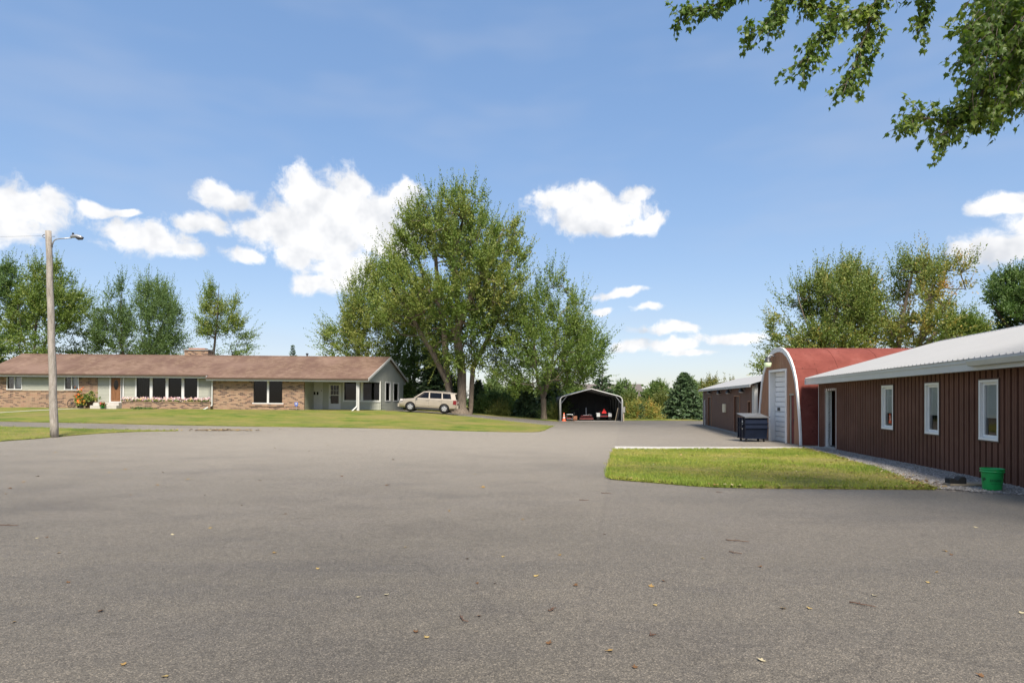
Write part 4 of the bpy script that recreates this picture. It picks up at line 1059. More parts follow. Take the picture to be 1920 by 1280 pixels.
# skin in sheets between seams
def arch_shell(mb, x0, x1, ro, ri, i0=0, i1=None):
    o = arch_pts(ro); q = arch_pts(ri); n = len(o); i1 = n-1 if i1 is None else i1
    for i in range(i0, i1):
        a, b = o[i], o[i+1]; c, d = q[i], q[i+1]
        mb.add([(x0, a[0], a[1]), (x0, b[0], b[1]), (x1, b[0], b[1]), (x1, a[0], a[1])], [(0, 1, 2, 3)])
        mb.add([(x0, a[0], a[1]), (x0, b[0], b[1]), (x0, d[0], d[1]), (x0, c[0], c[1])], [(0, 3, 2, 1)])
        mb.add([(x1, a[0], a[1]), (x1, b[0], b[1]), (x1, d[0], d[1]), (x1, c[0], c[1])], [(0, 1, 2, 3)])
na = len(arch)
xx = .052; k = 0; strips = [(0, 6), (6, 11), (11, 16), (16, na-1)]
while xx < QL:
    x1 = min(xx+.92, QL)
    for j, (i0, i1) in enumerate(strips):
        mb = MB(); r = .985+.0022*((k+j) % 2); arch_shell(mb, xx, x1-.006, r, r-.012, i0, i1); mb.build('roofing_strip', MT['redroll'], qs, False, False)
    xx = x1; k += 1
mb = MB(); arch_shell(mb, .1, QL, .970, .965); mb.build('arch_lining', MT['brown_trim'], qs, False, False)
ridge = MB(); ridge.add([(.12, -.30, .985*QH-.03), (QL, -.30, .985*QH-.03), (QL, 0, .985*QH+.03), (.12, 0, .985*QH+.03), (QL, .30, .985*QH-.03), (.12, .30, .985*QH-.03)], [(0, 1, 2, 3), (3, 2, 4, 5)]); ridge.build('ridge_strip', MT['redroll'], qs, False, False)
rim = MB(); o = arch_pts(1.0); q = arch_pts(.95)
q = [(a*1.0, b) for a, b in q]
for i in range(na-1):
    a, b, c, d = o[i], o[i+1], q[i], q[i+1]
    rim.add([(-.02, a[0], a[1]), (-.02, b[0], b[1]), (-.02, d[0], d[1]), (-.02, c[0], c[1]), (.05, a[0], a[1]), (.05, b[0], b[1]), (.05, d[0], d[1]), (.05, c[0], c[1])],
            [(0, 3, 2, 1), (4, 5, 6, 7), (0, 1, 5, 4), (3, 7, 6, 2)])
rim.build('white_rim', MT['white_shade_lift'], qs, False)
# front wall of vertical boards with openings
def qyY(px): return QX*F/(px-960)-(QY0+QY1)/2
dy0, dy1 = qyY(1473.5), qyY(1444.5); dz1 = 3.12
sy0, sy1 = qyY(1488), qyY(1478.5); sz1 = 2.06
fp = [(y*.945, z*.955) for y, z in [(w*QW, z*QH) for w, z in arch]]
def arch_h(y):
    for (a, za), (b, zb) in zip(fp[:-1], fp[1:]):
        if a <= y <= b: return za+(zb-za)*(y-a)/(b-a+1e-9)
    return 0
y = -QW*.94
while y < QW*.94:
    y1 = min(y+.30, QW*.94)
    cuts = sorted(set([y, y1]+[c for c in (dy0, dy1, sy0, sy1) if y < c < y1]))
    mb = MB()
    for a, b in zip(cuts[:-1], cuts[1:]):
        c = (a+b)/2; z0 = 0.0
        if dy0 < c < dy1: z0 = dz1
        elif sy0 < c < sy1: z0 = sz1
        ha, hb = arch_h(a), arch_h(b)
        if min(ha, hb) <= z0: continue
        g_ = .006 if b == y1 else 0
        mb.add([(.02, a, z0), (.02, b-g_, z0), (.02, b-g_, hb), (.02, a, ha), (.07, a, z0), (.07, b-g_, z0), (.07, b-g_, hb), (.07, a, ha)], [(0, 3, 2, 1), (4, 5, 6, 7), (0, 1, 5, 4), (1, 2, 6, 5), (2, 3, 7, 6), (3, 0, 4, 7)])
    if mb.v: mb.build('front_board', MT['plywood'], qs)
    y = y1
jm = MB(); jm.box(-.04, .30, dy1-.001, dy1+.10, 0, dz1+.1); jm.box(-.04, .12, dy0-.07, dy0+.001, 0, dz1+.1); jm.box(-.04, .30, dy0, dy1, dz1, dz1+.1); jm.build('door_surround', MT['white_shade_lift'], qs)
od = MB(); od.box(.27, .285, dy0, dy1, .0, dz1); ohd = od.build('overhead_door', MT['white'], qs)
nP = 14; ph = dz1/nP
for i in range(nP):
    pm = MB(); z0 = i*ph+.006; z1 = (i+1)*ph-.006
    pm.add([(.215, dy0+.02, z0+.012), (.215, dy1-.02, z0+.012), (.215, dy1-.02, z1-.012), (.215, dy0+.02, z1-.012), (.25, dy0+.01, z0), (.25, dy1-.01, z0), (.25, dy1-.01, z1), (.25, dy0+.01, z1)], [(0, 3, 2, 1), (0, 1, 5, 4), (1, 2, 6, 5), (2, 3, 7, 6), (3, 0, 4, 7)])
    pm.build('door_panel', MT['white_shade_lift'], ohd)
MB().box(.19, .215, dy1-.55, dy1-.30, 1.38, 1.52).build('lock_plate', MT['dark_metal'], ohd)
sdm = MB(); sdm.box(.10, .14, sy0, sy1, 0, sz1); sdoor = sdm.build('side_door', MT['rust_red'], qs)
MB().box(.06, .16, sy1-.07, sy1, 0, sz1).box(.0, .16, sy0, sy1-.07, sz1-.001, sz1+.06).build('door_jamb', MT['sage'], sdoor)
MB().box(.05, .1, sy0+.10, sy0+.16, .95, 1.05).build('latch', MT['dark_metal'], sdoor)
MB().box(.12, .16, -QW*.94, QW*.94, 0, .01).build('threshold', MT['concrete'], qs)
bk = MB(); bk.add([(QL-.02, y_, z_) for y_, z_ in arch_pts(.98)], [tuple(range(na))]); bk.build('rear_wall', MT['plywood'], qs, fix=False)
# yard lamp on the front
ly = qyY(1452.0); lz = CAMZ+(HZ-676)*(QX-.3)/(1452-960)*1.0-QB
yl_ = thing('yard_light', 'lit wall lamp with pale globe above the white overhead door', 'lamp', (QX, (QY0+QY1)/2+ly, QB+lz))
MB().tube([(.02, 0, .25), (-.2, 0, .30), (-.3, 0, .2)], .025, 8).build('arm', MT['grey_metal'], yl_)
MB().lathe([(.0, .22), (.10, .21), (.12, .05), (.17, .0), (.17, -.03), (.0, -.03)], 16, (-.3, 0, 0)).build('housing', MT['dark_metal'], yl_, True)
MB().lathe([(.15, -.03), (.165, -.08), (.14, -.2), (.11, -.24), (.0, -.25)], 16, (-.3, 0, 0)).build('globe', MT['lamp_glow'], yl_, True)

# ================================================================ low brown shed behind
SY0, SY1 = 31.3, 47.0
def sx_at(Y): return 7.29+.144*Y
sa = atan2(-1, -.144)
sh = thing('low_shed', 'low brown board shed with white metal roof beyond the arched shed', 'shed', (sx_at(SY1), SY1, -.12), (0, 0, sa))
SLN = (SY1-SY0)*1.0103
def sxp(px): r = (px-960)/F; return (SY1-7.29/(r-.144))*1.0103
def szp(py, px): r = (px-960)/F; return CAMZ+(HZ-py)*(7.29/(r-.144))/F+.12
SEZ = 2.42+.12
dA = (sxp(1328.7), sxp(1334.8), -.1, szp(744.5, 1331)); dB = (sxp(1378), sxp(1388.2), -.1, szp(743, 1382)); wS = (sxp(1404), sxp(1408.6), szp(776, 1406), szp(753, 1406))
sholes = [dA, dB, wS]
x = 0.0
while x < SLN:       # board siding, one board at a time
    x1 = min(x+.30, SLN); xs_ = sorted(set([x, x1]+[c for h in sholes for c in h[:2] if x < c < x1])); m = MB()
    for a, b in zip(xs_[:-1], xs_[1:]):
        c = (a+b)/2; ivs = [(.0, SEZ)]
        for h in sholes:
            if h[0] < c < h[1]: ivs = [(u, v) for u, v in ((0.0, h[2]), (h[3], SEZ)) if v > u+.01]
        g_ = .008 if b == x1 else 0
        for u, v in ivs: m.box(a, b-g_, -.03, 0, u-.15 if u == 0 else u, v)
    if m.v: m.build('wall_board', MT['shed_wood'], sh)
    x = x1
hwall('inner_wall', MT['brown_trim'], .0, SLN, -.15, SEZ, .001, .08, sholes, sh)
MB().box(0, .1, .08, 4.4, -.15, SEZ).build('end_wall', MT['shed_wood'], sh); MB().box(SLN-.1, SLN, .08, 4.4, -.15, SEZ).build('end_wall', MT['shed_wood'], sh)
MB().box(0, SLN, 4.4, 4.5, -.15, SEZ).build('rear_wall', MT['shed_wood'], sh)
MB().box(SLN+.002, SLN+.5, -.06, .10, -.15, SEZ+.1).build('corner_board', MT['white'], sh)
MB().box(SLN+.5, SLN+1.6, .4, .5, -.15, SEZ-.05).build('link_wall', MT['plywood'], sh)
SR = 3.23+.12
m = MB(); xx = -.35
while xx < SLN+.75:
    x1 = min(xx+.914, SLN+.75); mm = MB(); n_ = 4
    for q_ in range(n_):
        a = xx+(x1-xx)*q_/n_; b = xx+(x1-xx)*(q_+1)/n_; c = b-.04
        for (p, q, h0, h1) in ((a, c, 0, 0), (c, (c+b)/2, 0, .02), ((c+b)/2, b, .02, 0)):
            mm.add([(p, -.3, SEZ+.07+h0), (q, -.3, SEZ+.07+h1), (q, 2.2, SR+h1), (p, 2.2, SR+h0)], [(0, 1, 2, 3)])
            mm.add([(p, 2.2, SR+h0), (q, 2.2, SR+h1), (q, 4.8, SEZ+.07+h1), (p, 4.8, SEZ+.07+h0)], [(0, 1, 2, 3)])
    mm.build('roof_panel', MT['steel_roof'], sh, fix=False); xx = x1
MB().box(-.35, SLN+.75, -.32, -.301, SEZ-.06, SEZ+.075).build('fascia', MT['white'], sh)
MB().box(-.33, SLN+.73, -.30, .0, SEZ+.0, SEZ+.015).build('soffit', MT['brown_trim'], sh)
MB().add([(-.34, -.3, SEZ+.06), (-.34, 2.2, SR-.01), (-.34, 4.8, SEZ+.06), (-.34, 4.8, SEZ-.06), (-.34, 2.2, SR-.14), (-.34, -.3, SEZ-.06)], [(0, 1, 4, 5), (1, 2, 3, 4)]).build('bargeboard', MT['white'], sh, fix=False)
for e_ in (.02, SLN-.02): MB().add([(e_, 0, SEZ), (e_, 4.45, SEZ), (e_, 2.2, SR-.05)], [(0, 1, 2)]).build('gable_wall', MT['shed_wood'], sh, fix=False)
for d_ in (dA, dB):
    m = MB(); m.box(d_[0]+.01, d_[1]-.01, .03, .06, d_[2], d_[3]); do = m.build('door', MT['brown_trim'], sh)
    MB().box(d_[1]-.14, d_[1]-.09, -.0, .03, 1.0, 1.1).build('handle', MT['grey_metal'], do)
    MB().box(d_[0]-.05, d_[0], -.05, .05, -.1, d_[3]+.05).box(d_[1], d_[1]+.05, -.05, .05, -.1, d_[3]+.05).box(d_[0], d_[1], -.05, .05, d_[3], d_[3]+.05).build('door_trim', MT['plywood'], sh)
MB().box(wS[0], wS[1], .03, .04, wS[2], wS[3]).build('pane', MT['car_glass'], sh)
MB().box(wS[0]-.05, wS[0], -.05, .05, wS[2]-.05, wS[3]+.05).box(wS[1], wS[1]+.05, -.05, .05, wS[2]-.05, wS[3]+.05).box(wS[0], wS[1], -.05, .05, wS[3], wS[3]+.05).box(wS[0], wS[1], -.05, .05, wS[2]-.05, wS[2]).build('window_trim', MT['plywood'], sh)
bx0, bx1 = sxp(1358), sxp(1362.3); bz0, bz1 = szp(772.5, 1360), szp(757, 1360)
MB().box(bx0, bx1, -.12, -.031, bz0, bz1).build('meter_box', MT['lampshade'], sh)
x_ = sxp(1323.3); MB().box(x_-.05, x_+.05, -.12, -.035, .05, szp(750, 1323)).build('downspout', MT['white'], sh)
MB().box(-.02, .08, -.04, .0, -.1, SEZ).build('corner_trim', MT['white'], sh)
MB().box(1.0, SLN-.2, -.07, -.031, -.15, .10).build('base_board', MT['foundation'], sh)
lk = None
for i, (px, py) in enumerate(((1334.8, 735), (1353.3, 735.5), (1371.7, 734.5), (1397.3, 732))):
    names = ['farthest hooded wall lamp on the low brown shed, above its far door', 'second farthest hooded wall lamp on the low brown shed', 'hooded wall lamp on the low brown shed just left of the wide dark door', 'nearest hooded wall lamp on the low brown shed, beside the white corner board']
    r = (px-960)/F; Yq = 7.29/(r-.144); zz = CAMZ+(HZ-py)*Yq/F
    if lk is None:
        lk = thing('wall_lamp', names[i], 'lamp', (0, 0, 0), (0, 0, sa), 'hooded lamps on the low shed')
        MB().tube([(0, -.03, .12), (0, -.12, .16), (0, -.2, .12)], .018, 8).build('arm', MT['dark_metal'], lk)
        MB().lathe([(.03, .14), (.07, .12), (.10, .02), (.15, -.06)], 14, (0, -.2, 0)).build('hood', MT['dark_metal'], lk, True)
        MB().lathe([(.0, -.05), (.13, -.055), (.10, -.10), (0, -.12)], 14, (0, -.2, 0)).build('bulb', MT['white'], lk, True)
        MB().box(-.06, .06, -.05, -.031, .04, .2).build('base_plate', MT['dark_metal'], lk)
        o = lk
    else: o = copy_tree(lk)
    o['label'] = names[i]; o.location = (sx_at(Yq), Yq, zz)

# ================================================================ carport
CY = 56.0; CX0, CX1 = (1049.5-960)*CY/F, (1167.5-960)*CY/F; cz = hgt(7, 56)
cpo = thing('carport', 'grey steel carport with rounded eaves and dark interior at the yard end', 'carport', ((CX0+CX1)/2, CY, cz))
HW = (CX1-CX0)/2
def cprofile(k=0.0):
    e = 2.12; p = 2.86; pts = [(-HW+k, 0), (-HW+k, e-.35)]
    for i in range(1, 6): t = i/6*pi/2; pts.append((-HW+k+.45*(1-cos(t)), e-.35+.45*sin(t)*(1-k*.0)-k*.2))
    pts.append((0, p-k))
    return pts+[(-x, z) for x, z in reversed(pts[:-1])]
CPD = 6.5
for j in range(7):
    y0 = j*CPD/7; y1 = (j+1)*CPD/7-.01; m = MB(); o = cprofile(0)
    for i in range(len(o)-1):
        m.add([(o[i][0], y0, o[i][1]), (o[i+1][0], y0, o[i+1][1]), (o[i+1][0], y1, o[i+1][1]), (o[i][0], y1, o[i][1])], [(0, 1, 2, 3)])
    m.build('roof_panel', MT['dark_metal'], cpo, fix=False)
ft = MB(); ft.tube([(x, -.03, z) for x, z in cprofile(.02)], .042, 8); ft.build('front_hoop', MT['white'], cpo, True)
for j in range(1, 5):
    MB().tube([(x, j*CPD/4, z) for x, z in cprofile(.06)], .03, 6).build('hoop', MT['grey_metal'], cpo, True)
for s_ in (-1, 1):
    MB().tube([(s_*(HW-.08), .02, 1.5), (s_*(HW-.62), .02, 2.2)], .025, 6).build('brace', MT['grey_metal'], cpo)
    MB().tube([(s_*(HW-.1), -.02, 0), (s_*(HW-.1), -.02, 1.9)], .03, 6).build('post', MT['grey_metal'], cpo)
    MB().box(s_*HW-.06, s_*HW+.06, 0, CPD, 0, .06).build('base_rail', MT['grey_metal'], cpo)
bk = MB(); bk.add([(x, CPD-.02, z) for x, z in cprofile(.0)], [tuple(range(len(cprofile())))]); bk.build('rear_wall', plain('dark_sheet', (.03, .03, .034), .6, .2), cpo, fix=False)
for k in range(6):
    x = -HW+.7+k*(2*HW-1.4)/5; MB().tube([(x, CPD-.08, 0), (x, CPD-.08, 2.2)], .02, 5).build('stud', MT['dark_metal'], cpo)
MB().box(-HW, HW, .1, CPD-.05, -.04, .012).build('floor', MT['foundation'], cpo)
def cploc(px, Y, z=0.0): return ((px-960)*Y/F, Y, hgt(7, 56)+.015+z)
# traffic cone
cn = thing('traffic_cone', 'orange traffic cone with white bands at the carport mouth', 'cone', cploc(1057.5, 56.2))
MB().box(-.19, .19, -.19, .19, 0, .04).build('base', MT['orange'], cn)
MB().lathe([(.15, .04), (.028, .74), (.0, .74)], 16).build('body', MT['orange'], cn, True)
MB().lathe([(.117, .25), (.096, .38)], 16).build('band', MT['white'], cn, True); MB().lathe([(.076, .50), (.062, .59)], 16).build('band', MT['white'], cn, True)
# hand cart
hc = thing('hand_cart', 'small grey hand cart with orange end beside the traffic cone', 'cart', cploc(1064, 57.0))
MB().box(-.1, .45, -.25, .25, .16, .20).build('deck', MT['grey_metal'], hc); MB().tube([(.45, -.2, .2), (.62, -.2, .75), (.62, .2, .75), (.45, .2, .2)], .018, 6).build('handle', MT['dark_metal'], hc)
for x_ in (0, .38):
    for y_ in (-.22, .22): MB().tube([(x_, y_-.03, .08), (x_, y_+.03, .08)], .08, 10).build('wheel', MT['black'], hc)
MB().box(-.1, .3, -.26, -.22, .2, .28).build('side_rail', MT['red'], hc)
MB().tube([(-.05, 0, .58), (.5, 0, .55)], .02, 6).tube([(-.05, 0, .2), (-.05, 0, .58)], .02, 6).build('bar', MT['grey_metal'], hc)
for px, lb in ((1075.5, 'short rusty tin standing left of the red implement'), (1079.5, 'brown wooden keg next to the rusty tin in the carport')):
    o = MB().lathe([(.0, 0), (.12, 0), (.14, .2), (.12, .42), (.11, .42), (.11, .4), (0, .4)], 12).build('keg', MT['terracotta'], None, True); o.location = cploc(px, 57.6); tag(o, lb, 'keg')
# red mower deck / implement
ri = thing('farm_implement', 'low rusty red farm implement in the middle of the carport', 'implement', cploc(1099, 58.0))
MB().box(-.62, .62, -.3, .3, .10, .22).build('frame', MT['rust_red'], ri); MB().box(-.5, .5, -.2, .35, .38, .46).build('tray', MT['rust_red'], ri)
MB().prism([(-.6, .2), (-.45, .4), (.45, .4), (.65, .2)], -.05, .25).build('hood', MT['rust_red'], ri)
MB().tube([(-.3, 0, .46), (-.25, 0, .48), (.55, -.05, .5)], .03, 6).build('drawbar', MT['grey_metal'], ri)
for x_ in (-.6, .6): MB().tube([(x_-.06, 0, .14), (x_+.06, 0, .14)], .15, 12).build('wheel', MT['black'], ri)
MB().box(.0, .06, .28, .34, .46, 1.15).build('mast', MT['grey_metal'], ri)
# garden tractor seen from the rear
tr = thing('garden_tractor', 'garden tractor with pale fenders and red triangle parked in the carport', 'tractor', cploc(1131.8, 57.6))
for s_ in (-1, 1):
    w = MB(); w.tube([(s_*.40, .0, .32), (s_*.64, .0, .32)], .32, 18); wl = w.build('rear_wheel', MT['black'], tr)
    f = MB(); f.prism([(-.34, .36), (-.36, .56), (-.24, .70), (.2, .72), (.34, .6), (.34, .55), (.2, .66), (-.22, .64), (-.30, .55), (-.30, .36)], s_*.52-.15, s_*.52+.15, 'x'); f.build('fender', MT['white'], tr)
    MB().box(s_*.52-.15, s_*.52+.15, -.365, -.34, .36, .64).build('fender_panel', MT['white'], tr)
    MB().tube([(s_*.40, 1.3, .2), (s_*.55, 1.3, .2)], .2, 14).build('front_wheel', MT['black'], tr)
MB().box(-.3, .3, -.2, .9, .3, .55).build('body', MT['dark_metal'], tr); MB().box(-.28, .28, .7, 1.6, .35, .85).build('hood', MT['red'], tr)
MB().box(-.24, .24, -.1, .3, .55, .68).box(-.24, .24, -.12, -.04, .68, .95).build('seat', MT['black'], tr)
MB().box(-.34, .34, -.30, -.26, .36, .44).build('drawbar', MT['red'], tr)
tri = MB(); tri.prism([(-.2, .66), (.2, .66), (.22, .70), (.03, 1.05), (-.03, 1.05), (-.22, .70)], -.36, -.34); st = tri.build('slow_vehicle_sign', plain('fluorescent_red', (.85, .035, .03), .5, .03), tr)
# tilted poles leaning at the right post
for k, (dx, lb) in enumerate(((-.28, 'thin tan pole leaning inside the right carport post'), (-.16, 'darker thin pole leaning next to the tan one in the carport'))):
    o = MB().tube([(0, 0, 0), (.28, .2, 1.15)], .018, 6).build('leaning_pole', MT['board'] if k == 0 else MT['dark_metal']); o.location = (CX1+dx-.35, CY+.15, cz+.015); tag(o, lb, 'pole')
# utility box on the right of the carport
ub = thing('meter_post', 'small weathered meter post outside the right carport wall', 'post', (CX1+.18, CY+.6, cz))
MB().box(-.05, .05, -.05, .05, 0, 1.0).build('post', MT['board'], ub); MB().box(-.1, .12, -.12, .05, .75, 1.25).build('box', MT['foundation'], ub); MB().box(-.12, .14, -.14, .07, 1.25, 1.28).build('cap', MT['grey_metal'], ub)

# ================================================================ lamp pole
pb = U(102, 819.5); pzb = hgt(*pb)
ptop = ((91-960)*pb[1]/F, pb[1], CAMZ+(HZ-433)*pb[1]/F)
lp_ = thing('lamp_pole', 'tall weathered wooden pole with a curved street lamp arm on the left lawn', 'lamp pole', (pb[0], pb[1], pzb))
def rel(p): return (p[0]-pb[0], p[1]-pb[1], p[2]-pzb)
T = Vector(rel(ptop)); Bm = Vector((0, 0, -.1))
m = MB(); n = 14; m.tube([Bm.lerp(T, i/n)+Vector((.012*sin(i*1.7), 0, 0)) for i in range(n+1)], [.172-.05*i/n for i in range(n+1)], 16); m.build('pole', MT['pole_wood'], lp_, True)
def pp(px, py): return Vector(rel(loc3(px, py, pb[1])))
m = MB(); m.tube([pp(98.5, 459), pp(99.5, 454), pp(102, 450.5), pp(106, 448.5), pp(112, 447.5), pp(134, 446)], .028, 8); arm = m.build('arm', MT['grey_metal'], lp_, True)
m = MB(); c = pp(139, 444.5)
m.tube([c+Vector((-.16, 0, 0)), c+Vector((-.1, 0, .03)), c+Vector((.12, 0, .05)), c+Vector((.3, 0, 0)), c+Vector((.42, 0, -.03))], [.04, .075, .085, .07, .02], 12); m.build('lamp_head', MT['grey_metal'], lp_, True)
m = MB(); m.tube([c+Vector((.10, 0, -.02)), c+Vector((.2, 0, -.05)), c+Vector((.36, 0, -.05)), c+Vector((.44, 0, -.03))], [.05, .085, .08, .02], 12); m.build('lens', MT['dark_metal'], lp_, True)
m = MB(); m.tube([c+Vector((-.05, 0, .08)), c+Vector((-.05, 0, .19))], .045, 10); m.build('photocell', MT['black'], lp_)
m = MB(); m.tube([pp(88, 439.5), pp(82, 440), pp(79.5, 442.5), pp(81, 445), pp(88, 446)], .016, 6); m.build('wire_bracket', MT['dark_metal'], lp_)
m = MB(); m.tube([pp(98, 443.3), pp(103, 443.5)], .012, 6); m.build('bolt', MT['dark_metal'], lp_)
MB().tube([pp(97, 458), pp(98, 464)], .035, 6).build('arm_bracket', MT['dark_metal'], lp_)
w0 = Vector(loc3(80, 442, pb[1])); w1 = Vector((-62, 26, 9.2))
wp = []
for i in range(25):
    t = i/24; q = w0.lerp(w1, t); q.z -= 1.0*4*t*(1-t)*.5; wp.append(q-w0)
o = MB().tube(wp, .004, 5).build('overhead_wire', MT['black']); o.location = w0; tag(o, 'thin overhead wire running left from the lamp pole top', 'wire')

# ================================================================ dumpster
dz = hgt(11, 29)
du = thing('dumpster', 'navy blue steel dumpster on casters with a pale lid before the sheds', 'dumpster', (10.32, 28.3, dz))
W_, D_, z0, z1 = .98, 1.0, .14, 1.12
m = MB(); m.prism([(0.10, z0), (D_-.05, z0), (D_, z1-.06), (0.02, z1-.06), (-.02, .62)], 0, W_, 'x'); body = m.build('body', MT['navy'], du)
for z in (z0+.005, .60, .80): MB().box(-.025, W_+.025, (.07 if z < .3 else -.045), D_+.02, z, z+.045).build('rib', MT['navy'], du)
for y_ in (.18, .55, .85): MB().box(-.03, -.001, y_, y_+.05, z0, z1-.06).build('side_rib', MT['navy'], du)
MB().box(-.06, W_+.06, .25, .40, .64, .76).build('lift_pocket', MT['navy'], du)
l = MB(); l.add([(-.04, -.06, z1-.05), (W_+.04, -.06, z1-.05), (W_+.04, D_+.03, z1+.10), (-.04, D_+.03, z1+.10), (-.04, -.06, z1-.01), (W_+.04, -.06, z1-.01), (W_+.04, D_+.03, z1+.14), (-.04, D_+.03, z1+.14)], [(3, 2, 1, 0), (4, 5, 6, 7), (0, 1, 5, 4), (1, 2, 6, 5), (2, 3, 7, 6), (3, 0, 4, 7)]); l.build('lid', plain('weathered_lid', (.12, .125, .13), .5, .2, 4), du)
MB().tube([(-.08, -.02, z1-.02), (W_+.1, -.02, z1-.02)], .02, 8).build('lid_bar', MT['black'], du)
MB().box(-.006, -.001, .30, .42, .55, .95).build('sticker', MT['white'], body)
for x_ in (.1, W_-.1):
    for y_ in (.16, D_-.16):
        c_ = MB(); c_.tube([(x_-.025, y_, .07), (x_+.025, y_, .07)], .07, 12); cw = c_.build('caster', MT['black'], du)
        MB().box(x_-.04, x_+.04, y_-.04, y_+.04, .125, z0+.005).build('bracket', MT['dark_metal'], cw)

# ================================================================ bucket, trough, board
bp = U(1860.5, 921); bz = hgt(*bp)+.035
bu = thing('bucket', 'green plastic bucket with dark lettering standing on the gravel by the brown wall', 'bucket', (bp[0], bp[1], bz))
R1, R0, H = .188, .150, .405
MB().lathe([(0, 0), (R0, 0), (R0+.006, .02), (R1-.012, H*.80), (R1-.010, H*.82), (R1+.008, H*.825), (R1+.010, H*.88), (R1-.004, H*.90), (R1-.002, H*.93), (R1+.008, H*.935), (R1+.010, H*.99), (R1+.004, H), (R1-.010, H), (R1-.016, H*.9), (R0-.01, .012), (0, .012)], 40).build('body', MT['bucket'], bu, True)
def arc_mark(t0, t1, za, zb):
    m = MB(); n_ = 3
    def rr(z): return R0+(R1-.012-R0)*(z/(H*.8))+.0065
    vs = [];
    for i in range(n_+1):
        t = radians(t0+(t1-t0)*i/n_)
        for z in (za, zb): vs.append((rr(z)*cos(t), rr(z)*sin(t), z))
    m.add(vs, [(2*i, 2*i+2, 2*i+3, 2*i+1) for i in range(n_)]); return m
lm_ = MB()
for i in range(7):     # unreadable dark lettering, two lines, and a mark on the left side
    t = 222+i*9.5
    for q_ in (arc_mark(t, t+2.4, .165, .21), arc_mark(t+4.6, t+6.8, .165, .21), arc_mark(t, t+6.8, (.165, .186, .203)[i % 3], (.172, .193, .21)[i % 3])): lm_.add(q_.v, q_.f)
for i in range(12):
    q_ = arc_mark(228+i*5.4, 231.6+i*5.4, .118, .128); lm_.add(q_.v, q_.f)
for i in range(4):
    q_ = arc_mark(176+i*6, 181+i*6, .16+.012*i, .235-.012*(i % 2)); lm_.add(q_.v, q_.f)
lm_.build('lettering', MT['ink'], bu, fix=False)
hb = MB(); hb.tube([(.19*cos(radians(a)), .02+.19*sin(radians(a))*-.9, .33-.145*sin(radians(a))) for a in range(0, 70, 10)], .004, 6); hb.build('handle', MT['white'], bu)
tp = U(1800, 915); tz = hgt(*tp)+.10
bo = thing('wooden_board', 'weathered wooden board lying on the gravel under the black block', 'board', (tp[0]+.28, tp[1]+.15, hgt(*tp)+.045), (0, 0, -.06))
MB().box(-.42, .35, -.11, .11, 0, .035).build('plank', MT['board'], bo); MB().box(-.1, .48, .14, .30, .0, .03).build('plank', MT['board'], bo)
tb = thing('black_block', 'black rubber wheel chock with a notched top lying on the board', 'block', (tp[0]+.02, tp[1]+.15, hgt(*tp)+.08), (0, 0, -.1))
MB().prism([(-.155, 0), (.15, 0), (.15, .11), (.12, .135), (.06, .13), (.035, .115), (0.0, .07), (-.03, .065), (-.06, .10), (-.13, .105), (-.155, .09)], -.09, .09).build('block', MT['black'], tb)

